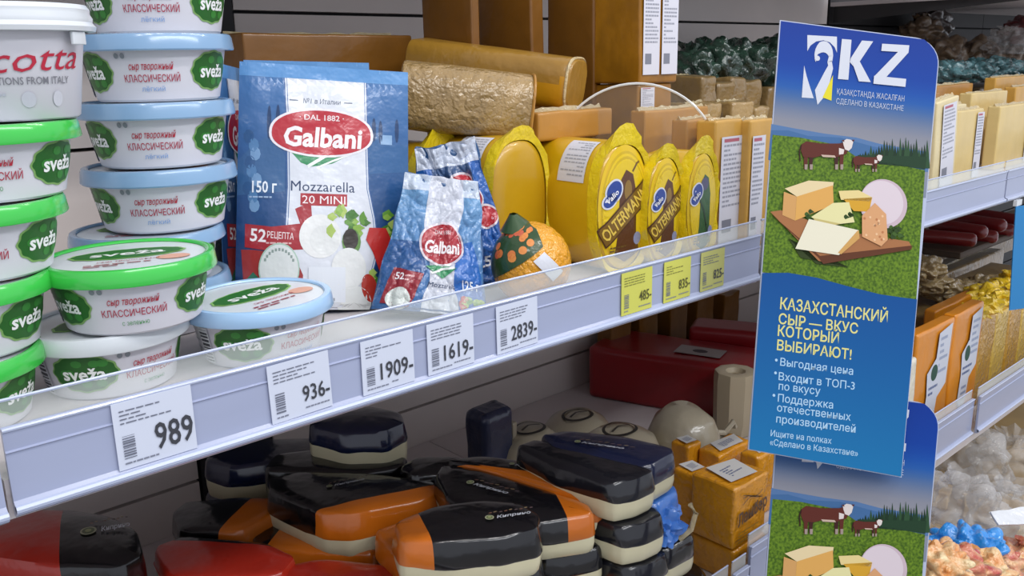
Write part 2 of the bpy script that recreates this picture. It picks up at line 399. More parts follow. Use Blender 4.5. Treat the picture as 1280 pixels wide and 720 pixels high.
LX = [PY(e - 121, y, .158).x for e, y in ((50, 448), (62, 358), (80, 265), (98, 170))]
_t = tub('green-lidded tub, top of the left stack under the white ricotta tub', LX[3], .158, S1 + 3 * TZ, 'green', 'herb', facing(.15, .15) - .06)
for lab, k, dx, dr in (('second green-lidded tub from the top of the left stack', 2, -.018, .0), ('third green-lidded tub from the top of the left stack', 1, -.038, -.06), ('lowest green-lidded tub of the left stack behind the clear fence', 0, -.055, .02)):
    dup(_t, (LX[k], .158 - .002 * (3 - k), S1 + k * TZ), (0, 0, _t.rotation_euler.z + dr), lab)
tub('green-lidded tub in front, stacked on a white-lidded tub', .262, .138, S1 + TZ, 'green', 'herb', facing(.25, .13) - .02, r=.0745)
tub('white-lidded tub under the front green-lidded tub', .243, .160, S1, 'white', 'herb', facing(.24, .15) + .62, r=.071)
tub('single pale-blue-lidded tub in front of the mozzarella pouch', .379, .138, S1, 'paleblue', 'light', facing(.38, .14) + .72, r=.0735)
TS = 1.09; ZT = [S1, S1 + TZ, S1 + 1.92 * TZ]; ZT += [ZT[2] + TS * TZ * k for k in (1, 2, 3, 4)]
_t = tub('pale-blue-lidded tub of the tall stack cut by the upper frame edge', .371, .285, ZT[5], 'blue', 'light', facing(.36, .28) - .10, r=.0785); _t.scale = (1, 1, TS)
for lab, k, x, dr, s in (('second pale-blue-lidded tub from the top of the tall stack', 4, .363, .02, TS), ('third pale-blue-lidded tub from the top of the tall stack', 3, .358, .02, TS),
                      ('fourth pale-blue-lidded tub from the top of the tall stack', 2, .354, .0, TS), ('fifth pale-blue-lidded tub of the tall stack, shifted left', 1, .334, -.02, .92), ('lowest pale-blue-lidded tub of the tall stack, behind the front tubs', 0, .345, .05, 1)):
    dup(_t, (x, .285 + (.02 if k == 0 else 0), ZT[k]), (0, 0, _t.rotation_euler.z + dr), lab).scale = (1, 1, s)
# ricotta tub
t = thing('ricotta_tub', 'tall white ricotta tub with red script standing on the green lids', 'tub', (PY(8, 40, .15).x, .150, S1 + 4 * TZ + .0005), (0, 0, facing(.18, .12) + .16))
obj('cup', lathe([(0, .001), (.044, .001), (.043, 0), (.045, .002), (.0565, .076), (.058, .077), (.05, .0775)], 56), WHITEP, t)
obj('lid', lathe([(.0585, .066), (.0640, .0665), (.0650, .070), (.0625, .0735), (.0630, .0765), (.0612, .080), (.0616, .083), (.0595, .0865), (.056, .0868), (.0545, .0845), (0, .0845)], 64), M('white_lid'), t)
bm = rbox(.016, .003, .010, .001); 
for v in bm.verts: v.co = Matrix.Rotation(.75, 4, 'Z') @ (v.co + Vector((-.008, -.062, .056)))
obj('lid_tab', bm, M('white_lid'), t)
p = Print()
p.text('Ricotta', -.004, .046, .019, 'b3203a', w=.098, shear=.35, bold=.0, layer=2, rot=.04)
p.text('TRADITIONS FROM ITALY', -.002, .030, .0055, '73737c', w=.074, layer=2, bold=.005)
p.ell(.0, .016, .0055, .006, 'b9bcc6', 1); p.ell(.024, .016, .0045, .006, 'c2c4cd', 1); p.lines(-.035, .010, -.01, .022, 3, 'b0b4c0', 2)
def fn(u, v, o):
    rr = .0448 + v / .076 * .0117 + .0004 + o; a = -PI / 2 + u / .052; return Vector((rr * math.cos(a), rr * math.sin(a), v))
p.build('side_print', fn, t, maxedge=.008)
# ================================================================== mozzarella pouches
def galbani(p, small=False):
    W_, H_ = 1.0, 1.0        # unit layout, u in 0..1 and v in 0..1 (scaled by the caller)
    def bl(u, v): a = max(0, min(1, v)); return tuple(x * a + y * (1 - a) for x, y in zip((.26, .46, .68), (.03, .17, .36)))
    p.rect(0, 0, 1, 1, bl, 0, 14, 18)
    p.rect(0, .945, 1, 1, lambda u, v: (.36, .58, .80), 1, 10, 1)
    wob = lambda v: .02 * math.sin(v * 5)
    # far hills, farmhouse and cypresses
    p.poly([(0, .60), (.08, .66), (.16, .70), (.24, .66), (.27, .62), (.27, .48), (0, .46)], '35608f', 1)
    p.poly([(.72, .70), (.82, .72), (.92, .69), (1, .70), (1, .58), (.72, .56)], '2f5f92', 1)
    for cx, cy, h in ((.175, .74, .14), (.225, .75, .13), (.79, .73, .10), (.83, .72, .10), (.93, .73, .10)):
        p.ell(cx, cy + .02, .012, h / 2, '173a66', 2, n=12)
    for j in range(9): p.ell(.06 + .02 * (j % 3) + .01 * (j % 2), .70 - .035 * j, .03, .028, ['2b5585', '4c7aa8', '6f95bd'][j % 3], 2, n=9)
    p.rect(.83, .69, .9, .73, '86a8cc', 2)
    white = [(.275, .945), (.73, .945), (.735, .75), (.745, .5), (.78, .38), (.80, .24), (.72, .04), (.70, 0), (.30, 0), (.28, .10), (.29, .3), (.30, .5), (.29, .75)]
    p.poly([(x + (-.018 if x < .5 else .018), y) for x, y in white], '3b5f98', 2); p.poly([(x + (-.012 if x < .5 else .012), y) for x, y in white], 'cfd6e2', 3)
    p.poly([(x + (-.004 if x < .5 else .004), y) for x, y in white], '3b5f98', 4); p.poly(white, 'd9dce4', 5)
    # logo
    lx, ly = .48, .72
    p.poly([(.30, .645), (.36, .60), (.42, .585), (.54, .60), (.66, .645), (.70, .655), (.6, .66), (.4, .655)], '2f8a58', 6)
    p.stroke([(.40, .585), (.50, .63), (.62, .65), (.70, .655)], .014, 'eef2ee', 7); p.stroke([(.45, .58), (.54, .61), (.66, .645)], .008, 'eef2ee', 7)
    lens = [(lx + .305 * math.cos(a) * (1 if True else 1), ly + (.107 if math.sin(a) > 0 else .095) * math.copysign(abs(math.sin(a)) ** .85, math.sin(a)) - .03 * (math.cos(a) ** 2) * -0) for a in [2 * PI * k / 48 for k in range(48)]]
    p.raw([(lx, ly)] + lens, [(0, 1 + k, 1 + (k + 1) % 48) for k in range(48)], 'e9e4ea', 8)
    ln2 = [(lx + (x - lx) * .95, ly + (y - ly) * .91) for x, y in lens]; p.raw([(lx, ly)] + ln2, [(0, 1 + k, 1 + (k + 1) % 48) for k in range(48)], 'b81f30', 9)
    p.text('Galbani', lx + .01, ly - .012, .078, 'f1e9ea', w=.46, bold=.03, layer=11, shear=.08)
    p.text('· DAL 1882 ·', lx, ly + .068, .022, 'f0dcdc', w=.26, bold=.015, layer=11)
    p.text('№1 в Италии', lx, .855, .020, '3a4a66', w=.22, layer=6, shear=.1); p.rect(.29, .853, .34, .857, '3a4a66', 6); p.rect(.61, .853, .66, .857, '3a4a66', 6)
    p.text('Mozzarella', .49, .505, .042, '23395f', w=.37, bold=.0, layer=6)
    p.rect(.36, .425, .63, .475, 'a82530', 6); p.text('20 MINI', .495, .45, .033, 'f4e8e8', w=.25, bold=.0, layer=7)
    p.text('150 г', .155, .497, .046, 'e6ecf4', w=.14, bold=.02, layer=6); p.lines(.07, .448, .24, .462, 1, '9db6d4', 6)
    # ribbon
    p.poly([(.05, .345), (.2, .335), (.36, .35), (.33, .41), (.42, .44), (.44, .27), (.38, .245), (.2, .235), (.05, .25)], 'a3202c', 6)
    p.text('52', .125, .300, .05, 'f2eaea', w=.09, bold=.02, layer=7, rot=-.05); p.text('РЕЦЕПТА', .25, .300, .026, 'f0dcdc', w=.15, bold=.01, layer=7, rot=-.04); p.lines(.17, .262, .36, .276, 1, 'e0b0b0', 7)
    p.poly([(.03, .24), (.10, .24), (.33, .22), (.38, .14), (.37, .04), (.1, .03), (.05, .08)], '9c2a2a', 6)
    p.poly([(.04, .10), (.10, .15), (.20, .08), (.38, .06), (.38, 0), (.05, 0)], '1d6a4e', 7)
    # mozzarella balls, salad, tomatoes
    p.ell(.475, .30, .12, .09, 'e6e6e4', 8); p.ell(.50, .285, .085, .06, 'dedfdd', 9)
    r = random.Random(5)
    for j in range(46): 
        u_, v_ = r.uniform(.53, .93), r.uniform(.30, .41) if j % 2 else r.uniform(.02, .16) 
        p.ell(u_, v_, r.uniform(.02, .04), r.uniform(.012, .028), r.choice(['5c8f2e', '86ad44', '3f7424', 'a8c060']), 10 + j % 3, n=9, wav=.2, wn=5)
    p.ell(.655, .28, .055, .055, '5d8a3c', 13, n=14); p.ell(.65, .29, .045, .045, '2a2018', 14, n=14)
    p.poly([(.76, .34), (.86, .34), (.90, .28), (.88, .18), (.82, .16), (.78, .24), (.74, .29)], 'bf2620', 14); p.poly([(.90, .30), (.96, .30), (.95, .20), (.90, .18)], 'd8d4cc', 14)
    p.ell(.64, .17, .10, .085, 'e2e3e1', 15); p.ell(.76, .09, .045, .06, 'b5301e', 15, rot=.4); p.ell(.67, .03, .10, .07, 'dcdedb', 15)
    p.ell(.86, .07, .05, .05, '2c3a18', 14)
    # round white sticker field and square sticker, their matrix codes left out
    p.ell(.245, .165, .115, .105, 'a9c4b4', 16); p.ell(.245, .165, .108, .098, 'd9dddb', 17)
    for j in range(11):
        a = PI * .15 + j * PI * .07; p.rect(.245 + .088 * math.cos(a) - .006, .165 + .078 * math.sin(a) - .006, .245 + .088 * math.cos(a) + .006, .165 + .078 * math.sin(a) + .006, '8a9a94', 18)
def pouch(label, loc, rot, w_, h, T=.02, crinkle=.0, seed=1, m=None, bottomflare=.04, waist=.0, name='cheese_pouch', art=galbani, sticker=True):
    t = thing(name, label, 'pouch', loc, rot)
    def side(u, v, s, off=0):
        wv = w_ * (1 - waist * math.sin(PI * min(1, v * 1.05)) ** 2 + bottomflare * (1 - v) - .02)
        x = (u - .5) * wv; z = v * h
        e = max(0.0, 1 - (abs(2 * u - 1)) ** 3.2); vv = max(0, min(1, (.93 - v) / .93)); d = T * e * (vv ** .55 if vv > 0 else 0) * (.75 + .25 * math.cos(v * 4))
        if v < .02: d *= .9
        n = 0
        if crinkle: 
            q = Vector((x / w_ * 3 + seed, z / h * 4, s * 3 + seed)); n = crinkle * (abs(noise.noise(q * 1.3)) * 1.4 + .5 * abs(noise.noise(q * 3.4)) - .35); x += crinkle * .6 * noise.noise(q * 1.1 + Vector((9, 9, 9)))
            z += crinkle * .5 * noise.noise(q + Vector((3, 1, 9))) * v
        else: n = .0012 * noise.noise(Vector((x * 40 + seed, z * 18, 2)))
        return Vector((x, s * (d + .0006 + n * (e ** .3 if e > 0 else 0)) + (s * off), z))
    NU, NV = (26, 34) if not crinkle else (64, 84); bm = bmesh.new()
    fr = [[bm.verts.new(side(i / NU, j / NV, -1)) for i in range(NU + 1)] for j in range(NV + 1)]
    bk = [[bm.verts.new(side(i / NU, j / NV, 1)) for i in range(NU + 1)] for j in range(NV + 1)]
    for j in range(NV):
        for i in range(NU):
            bm.faces.new((fr[j][i], fr[j][i + 1], fr[j + 1][i + 1], fr[j + 1][i])); bm.faces.new((bk[j][i + 1], bk[j][i], bk[j + 1][i], bk[j + 1][i + 1]))
    for j in range(NV): bm.faces.new((bk[j][0], fr[j][0], fr[j + 1][0], bk[j + 1][0])); bm.faces.new((fr[j][NU], bk[j][NU], bk[j + 1][NU], fr[j + 1][NU]))
    for i in range(NU): bm.faces.new((fr[0][i + 1], fr[0][i], bk[0][i], bk[0][i + 1])); bm.faces.new((fr[NV][i], fr[NV][i + 1], bk[NV][i + 1], bk[NV][i]))
    obj('pouch_film', bm, M('pouch_back_film', '27507f', .3, coat=.4, bump=.3), t)
    p = Print(); Print.EPS = .00012 if not crinkle else .0002; art(p); 
    p.build('printed_front', lambda u, v, o: side(min(1, max(0, u)), min(1, max(0, v)), -1, (.0006 if not crinkle else .0009) + o), t, m or PRINT_GLOSS, maxedge=.045 if not crinkle else .018); Print.EPS = .00022
    if sticker:
        q = Print(); q.rect(.41, .01, .62, .175, 'dde1e8', 1); q.lines(.44, .03, .60, .055, 1, '8a8f98', 2)
        q.build('price_sticker', lambda u, v, o: side(u, v, -1, .0022 + o), t, maxedge=.04)
    # heat-sealed top strip
    bm = bmesh.new(); a = [[bm.verts.new(side(i / NU, v, -1, .0007)) for i in range(NU + 1)] for v in (.985, 1.0)]; b = [[bm.verts.new(side(i / NU, v, -1, -.0003)) for i in range(NU + 1)] for v in (.985, 1.0)]
    for i in range(NU):
        bm.faces.new((a[0][i], a[0][i + 1], a[1][i + 1], a[1][i])); bm.faces.new((a[1][i], a[1][i + 1], b[1][i + 1], b[1][i]))
    obj('top_seal', bm, M('pouch_seal', '6fa0d4', .3, coat=.4), t)
    return t
def lean(px0, px1, dtop):
    """heading and tilt of a thing whose foot is px0 and whose top is px1"""
    return None
def place_upright(foot, top, yaw):
    """rotation matrix: local z from foot to top, local x as near the yaw heading as may be"""
    z = (top - foot).normalized(); xh = Vector((math.cos(yaw), math.sin(yaw), 0)); x = (xh - z * xh.dot(z)).normalized(); y = z.cross(x)
    return Matrix((x, y, z)).transposed().to_euler()
foot = Vector((.500, .225, S1 + .002)); top = PY(407, 84, .262)
gp = pouch('large blue mozzarella pouch with red oval logo standing behind the single blue-lidded tub', foot, place_upright(foot, top, facing(.5, .22) + .03), .192, (top - foot).length, T=.022)
foot = Vector((.535, .300, S1 + .002)); top = PY(384, 77, .325)
pouch('blue pouch hidden behind the large mozzarella pouch, only its top edge showing', foot, place_upright(foot, top, facing(.5, .3) + .03), .15, (top - foot).length, T=.016, seed=4, sticker=False)
foot = Vector((.462, .345, S1 + .002)); top = PY(292, 84, .36)
pouch('dark blue pouch turned sideways left of the large mozzarella pouch', foot, place_upright(foot, top, facing(.46, .34) + 1.22), .13, (top - foot).length, T=.014, seed=6, sticker=False)
foot = Vector((.445, .385, S1 + .002)); top = PY(277, 88, .40)
pouch('dark blue pouch turned sideways close to the tall tub stack', foot, place_upright(foot, top, facing(.44, .38) + 1.2), .13, (top - foot).length, T=.014, seed=9, sticker=False)
# small crumpled pouches
def galbani_small(p, second=False):
    p.rect(0, 0, 1, 1, lambda u, v: (.22 + .2 * v, .40 + .2 * v, .62 + .14 * v), 0, 10, 12); p.rect(0, .88, 1, 1, 'b9c4d4', 1, 6, 2)
    wt = [(.36, 1), (.80, 1), (.78, .8), (.74, .62), (.70, .45), (.72, .2), (.78, 0), (.40, 0), (.46, .2), (.42, .45), (.36, .62), (.34, .8)]
    p.poly(wt, 'c6c9d4', 2); p.poly([(.70, .5), (.9, .55), (.97, .3), (.97, .05), (.74, 0), (.70, .2)], '2a66b4', 3)
    p.poly([(.0, .5), (.34, .5), (.42, .30), (.36, .1), (0, .1)], '2a568e', 2)
    p.ell(.56, .50, .235, .165, 'dcd4dc', 6); p.ell(.56, .50, .215, .147, 'a3222e', 7); p.text('Galbani', .56, .475, .085, 'efe6e8', w=.36, bold=.03, layer=9, shear=.1); p.text('DAL 1882', .56, .585, .03, 'e8d4d6', w=.18, layer=9)
    p.poly([(.40, .33), (.56, .25), (.72, .33), (.60, .345), (.5, .345)], '2f8a58', 6); p.stroke([(.46, .28), (.56, .32), (.70, .335)], .016, 'e8ece8', 7)
    p.text('Mozzarella', .58, .20, .035, '2a3f63', w=.26, layer=6)
    p.poly([(.06, .20), (.10, .30), (.40, .27), (.36, .10), (.30, .02), (.05, .04)], '8e1f2c', 7); p.text('52', .17, .24, .05, 'ece4e6', w=.10, bold=.02, layer=9); p.lines(.23, .20, .36, .26, 2, 'd8a8a8', 8); p.ell(.20, .08, .12, .08, 'c9cfca', 8)
    p.text('125 г', .86, .22, .06, 'e6ecf4', w=.14, bold=.02, layer=8)
    r = random.Random(4)
    for k in range(10): p.ell(r.uniform(.75, .95), r.uniform(.02, .12), .04, .03, r.choice(['5c8f2e', 'a8c060', 'b8302a']), 8, n=8)
def galbani_second(p):
    p.rect(0, 0, 1, 1, lambda u, v: (.14, .36, .66), 0, 8, 10); p.rect(0, .85, 1, 1, 'c4ccdc', 1); p.poly([(.2, .85), (.8, .85), (.8, .5), (.2, .5)], '34507a', 2)
    for x, y in ((.62, .72), (.74, .60), (.86, .46)): p.ell(x, y, .16, .085, 'd8d0d8', 3); p.ell(x, y, .14, .07, 'b02230', 4)
    p.text('125 г', .72, .16, .07, 'e6ecf4', w=.3, bold=.02, layer=8); p.ell(.9, .1, .08, .05, '6d9a40', 4)
foot = PY(536, 383, .115); foot.z = S1 + .002; top = PY(553, 222, .150)
pouch('small crumpled mozzarella pouch leaning behind the clear fence', foot, place_upright(foot, top, facing(.55, .12) + .10), .086, (top - foot).length, T=.022, crinkle=.007, seed=3, m=PRINT_CRINKLE, waist=.0, bottomflare=.5, sticker=False, art=galbani_small)
foot = PY(590, 350, .185); foot.z = S1 + .002; top = PY(556, 180, .21)
pouch('second crumpled blue mozzarella pouch behind the small one, its folded top upright', foot, place_upright(foot, top, facing(.62, .2) + .1), .075, (top - foot).length, T=.020, crinkle=.010, seed=11, m=PRINT_CRINKLE, bottomflare=.5, sticker=False, art=galbani_second)
# ================================================================== wrapped cheese blocks and loaves
CH = lambda n, c, **k: M(n, c, **{**dict(rough=.38, coat=.35, bump=.5, bscale=22, var=.18, vscale=14, spec=.4), **k})
C_BROWN = CH('smoked_brown_cheese', '7a4f16'); C_MUST = CH('mustard_cheese', 'a06c12', var=.25, vscale=30); C_TAN = CH('tan_cheese', 'b98335'); C_GOLD = CH('golden_cheese', 'd3a24a'); C_PALE = CH('pale_cheese', 'dcc282', var=.1); C_CREAM = CH('cream_cheese', 'e0cfa0', var=.08)  # C_BROWN is a darker brown, used for blocks at the back
FOIL = M('crumpled_clear_film', 'd8c8a0', .18, trans=.55, bump=1.5, bscale=90, ridged=True, coat=.5)
LABELP = M('white_label_paper', 'd2d2dc', .5)
def info_label(p, x0, z0, x1, z1, seed=1, col='d4d4de'):
    p.rect(x0, z0, x1, z1, col, 1); w_, h = x1 - x0, z1 - z0
    p.lines(x0 + w_ * .1, z0 + h * .35, x1 - w_ * .1, z1 - h * .06, 14, '9a9ca8', 2, seed=seed); p.rect(x0 + w_ * .12, z0 + h * .12, x0 + w_ * .5, z0 + h * .24, '7c7f8c', 2); p.rect(x0 + w_ * .1, z1 - h * .05, x1 - w_ * .3, z1 - h * .02, 'b06070', 2)
def block(label, x, y, z, sx, sy, sz, m, rot=0, labels=(), cat='cheese', name='cheese_block', wob=.002, seed=0, fold=True, tilt=(0, 0), group=None, side_labels=(), r=.004):
    t = thing(name, label, cat, (x, y, z), (tilt[0], tilt[1], rot), group)
    obj('cheese_body', rbox(sx, sy, sz, r, wob, seed, 5), m, t)
    if labels:
        p = Print()
        for i, (a, b, c, d) in enumerate(labels): info_label(p, a * sx, b * sz, c * sx, d * sz, seed + i)
        p.build('paper_label', lambda u, v, o: Vector((u, -.0022 - o, v)), t)
    if side_labels:
        p = Print()
        for i, (a, b, c, d) in enumerate(side_labels): info_label(p, a * sy, b * sz, c * sy, d * sz, seed + i)
        p.build('paper_label', lambda u, v, o: Vector((-.0022 - o, u, v)), t)
    if fold:
        bm = bmesh.new(); n = 14; rr = random.Random(seed)
        pts = [(sx * (i / n), sy * .5 + rr.uniform(-.002, .002), sz + .001 + rr.uniform(.001, .005)) for i in range(n + 1)]
        a = [bm.verts.new((p_[0], p_[1] - .004, sz - .001)) for p_ in pts]; b = [bm.verts.new(p_) for p_ in pts]; c = [bm.verts.new((p_[0], p_[1] + .004, sz - .001)) for p_ in pts]
        for i in range(n): bm.faces.new((a[i], a[i + 1], b[i + 1], b[i])); bm.faces.new((b[i], b[i + 1], c[i + 1], c[i]))
        obj('film_seam', bm, FOIL, t)
    return t
def block_px(label, pe, yt, yb, pr_, pl, Y, m, zb=None, **k):
    ym = (yt + yb) / 2; a = PY(pe, ym, Y); zt = PY(pe, yt, Y).z; z0 = PY(pe, yb, Y).z if zb is None else zb
    xr = PY(pr_, ym, Y).x; yb_ = PX(pl, ym, a.x).y
    return block(label, a.x, Y, z0, xr - a.x, max(.03, min(.42, yb_ - Y)), zt - z0, m, **k)
def loaf(label, p0, p1, hw, hh, m, cut=None, seed=0, name='cheese_loaf', capm=None, power=3.2, arch=0, under=None):
    """rounded bar of cheese from p0 to p1 in wrinkled film"""
    ax = (p1 - p0); L_ = ax.length; t = thing(name, label, 'cheese', p0); x = ax.normalized(); z = Vector((0, 0, 1)); z = (z - x * z.dot(x)).normalized(); y = z.cross(x)
    t.rotation_euler = Matrix((x, y, z)).transposed().to_euler(); rings = []; N = 36
    for s, k in ((0, .86), (.012, .97), (.03, 1), (.3, 1.0), (.5, 1.0), (.95, 1), (.985, .97), (1.0, .88)):
        ring = []
        for i in range(N):
            a = 2 * PI * i / N; c, q = math.cos(a), math.sin(a); e = 2 / power
            yy = hw * k * math.copysign(abs(c) ** e, c); zz = hh * k * math.copysign(abs(q) ** e, q)
            if arch and zz > 0: zz *= 1 - arch * (yy / hw) ** 2
            n = noise.noise(Vector((s * 6 + seed, c * 2, q * 2))) * .0022
            ring.append((s * L_, yy + n, zz + n))
        rings.append(ring)
    bm = loft(rings); mats = [m]
    if under:
        mats.append(under)
        for f in bm.faces:
            c = f.calc_center_median()
            if c.z < hh * .15 and c.x > L_ * .3 and c.x < L_ * .97: f.material_index = 1
    obj('cheese_body', bm, mats, t)
    if capm:
        obj('film_rim', tube([Vector((L_ * .985, hw * .98 * math.copysign(abs(math.cos(a)) ** (2 / power), math.cos(a)), hh * .98 * math.copysign(abs(math.sin(a)) ** (2 / power), math.sin(a)) * ((1 - arch * (math.cos(a)) ** 2) if math.sin(a) > 0 else 1))) for a in [2 * PI * k / 40 for k in range(40)]], .0022, 6, True), capm, t)
    return t
RIMF = M('whitish_wrinkled_film', 'c9b489', .3, bump=1, bscale=120, coat=.4)
# tall blocks at the back
block_px('tall mustard cheese block with two paper labels, highest on the upper shelf', 800, -40, 105, 848, 738, .24, C_MUST, labels=((.06, .08, .48, .86), (.54, .08, .96, .86)), seed=2)
block_px('mustard block under the tall block with two labels', 797, 106, 206, 838, 728, .245, C_MUST, zb=S1, seed=3, labels=((.05, .80, .45, .98),))
_a = block_px('brown cheese block touching the left side of the tall labelled block', 742, -45, 140, 752, 684, .33, C_BROWN, zb=S1, seed=4)
block_px('middle brown cheese block behind the tilted loaf', 664, -45, 120, 680, 597, .38, C_BROWN, zb=S1, seed=5)
block_px('left brown cheese block behind the tilted loaf', 590, -45, 120, 600, 528, .42, C_BROWN, zb=S1, seed=6)
# lying brown block by the wall and its hidden support
b0 = PY(306, 88, .56); b1 = PY(517, 90, .56)
block('long dark brown cheese block lying behind the pouches', b0.x, .56, b0.z - .012, b1.x - b0.x, .12, .062, C_BROWN, seed=8, wob=.004)
block('brown cheese block standing under the long dark one, hidden by the pouches', b0.x + .02, .57, S1, b1.x - b0.x - .05, .11, b0.z - .013 - S1, C_BROWN, seed=9)
# loaves
loaf('upper tilted cheese loaf with a rounded yellow end', PY(520, 78, .50), PY(722, 106, .255), .040, .038, CH('tan_yellow_loaf', 'a67b2c', bump=.8, bscale=30), capm=RIMF, seed=1, under=CH('bright_yellow_cheese', 'c98f10', bump=.4))
loaf('lower tan cheese loaf in wrinkled film in front of the tilted loaf', PY(500, 118, .33), PY(664, 136, .225), .045, .045, M('wrinkled_tan_loaf', 'a98a58', rough=.28, coat=.6, bump=2.2, bscale=55, var=.25, vscale=25, ridged=True), capm=CH('tan_cheese', 'b98335'), seed=2, arch=.2)
_b = PY(668, 168, .26)
block_px('flat golden cheese block lying under the tilted loaf', 672, 141, 178, 766, 640, .21, C_TAN, seed=12)
block('stack of mustard cheese under the flat golden block', PY(672, 180, .225).x, .225, S1, .10, .12, PY(672, 178, .21).z - S1 - .003, C_MUST, seed=13)
for i, (xx, yy, hh) in enumerate(((520, .36, .15), (585, .31, .125))):
    q = PY(xx, 200, yy); block('dark mustard cheese block under the %s cheese loaf' % ('left end of the lower tan' if i == 0 else 'right end of the lower tan'), q.x, yy, S1, .11, .13, hh, C_MUST, seed=14 + i)
# blocks at the right end
block_px('wide golden cheese block lying right of the mustard blocks', 806, 139, 250, 884, 790, .19, C_TAN, zb=S1, seed=20)
block_px('golden slab with a white label near the shelf end', 893, 152, 283, 932, 868, .075, C_GOLD, zb=S1, labels=((.15, .05, .92, .88),), seed=21)
block_px('last golden slab with a white label touching the blue sign', 935, 151, 280, 965, 925, .060, C_GOLD, zb=S1, labels=((.08, .05, .60, .88),), seed=22, wob=.001)
block_px('golden slab behind the two labelled slabs', 858, 150, 262, 895, 846, .125, C_TAN, zb=S1, seed=23)
# ------------------------------------------------------------------ yellow loaves with crimped film
YEL = M('yellow_waxy_film', 'd8ac10', .3, coat=.5, bump=.5, bscale=18, var=.12, vscale=10)
YELB = M('bright_yellow_film', 'ecd01c', .24, coat=.6, bump=1.0, bscale=60, ridged=True)
def oltermanni(p, w_, h, green=False):
    p.ell(0, 0, w_ * .475, h * .475, 'dcb914', 0, n=48); p.ell(0, 0, w_ * .43, h * .43, 'c9a812', 1, n=40); p.ell(0, 0, w_ * .41, h * .41, 'e0c01a', 2, n=40)
    dk = '2f5c30' if green else '5a3418'
    p.poly([(-w_ * .12, h * .05), (-w_ * .09, h * .22), (w_ * .0, h * .29), (w_ * .13, h * .25), (w_ * .20, h * .10), (w_ * .20, -h * .2), (w_ * .28, -h * .36), (0, -h * .42), (-w_ * .2, -h * .36), (-w_ * .14, -h * .18)], dk, 3)
    if not green:
        p.ell(w_ * .04, h * .13, w_ * .07, h * .08, '8a6a2a', 4); p.stroke([(w_ * .12, h * .27), (w_ * .2, h * .33), (w_ * .26, h * .34)], w_ * .03, '6a4a20', 3)
        q = .62
        c, s = math.cos(q), math.sin(q)
        def bx(x0, y0, x1, y1, col, l): p.poly([(x * c - y * s * .9, x * s + y * c) for x, y in ((x0, y0), (x1, y0), (x1, y1), (x0, y1))], col, l)
        L_ = w_ * .56
        bx(-L_, -h * .125, L_, h * .055, '4a2a14', 5); bx(-L_ * .97, -h * .112, L_ * .97, h * .042, '7a5a20', 6)
        p.text('OLTERMANNI', 0, -h * .035, h * .10, 'e0c050', w=w_ * .98, bold=.02, layer=8, rot=q)
    else: p.stroke([(-w_ * .2, h * .1), (0, -h * .05), (w_ * .15, -h * .3)], w_ * .05, '1c3c22', 4); p.ell(0, h * .2, w_ * .12, h * .06, '4a4a6a', 4)
    p.ell(-w_ * .22, h * .14, w_ * .17, h * .085, 'd6dae6', 6, rot=.7); p.ell(-w_ * .29, h * .075, w_ * .15, h * .06, 'd6dae6', 6, rot=.5)
    p.ell(-w_ * .22, h * .14, w_ * .145, h * .07, '1f3f90', 7, rot=.7); p.ell(-w_ * .29, h * .075, w_ * .125, h * .047, '1f3f90', 7, rot=.5)
    p.text('Valio', -w_ * .26, h * .1, h * .042, 'f0f0f6', w=w_ * .25, bold=.02, layer=8, rot=.6)
    p.ell(w_ * .22, -h * .25, w_ * .07, h * .05, '8a90b4', 4); p.lines(-w_ * .28, -h * .36, w_ * .1, -h * .28, 3, '6a5020', 6)
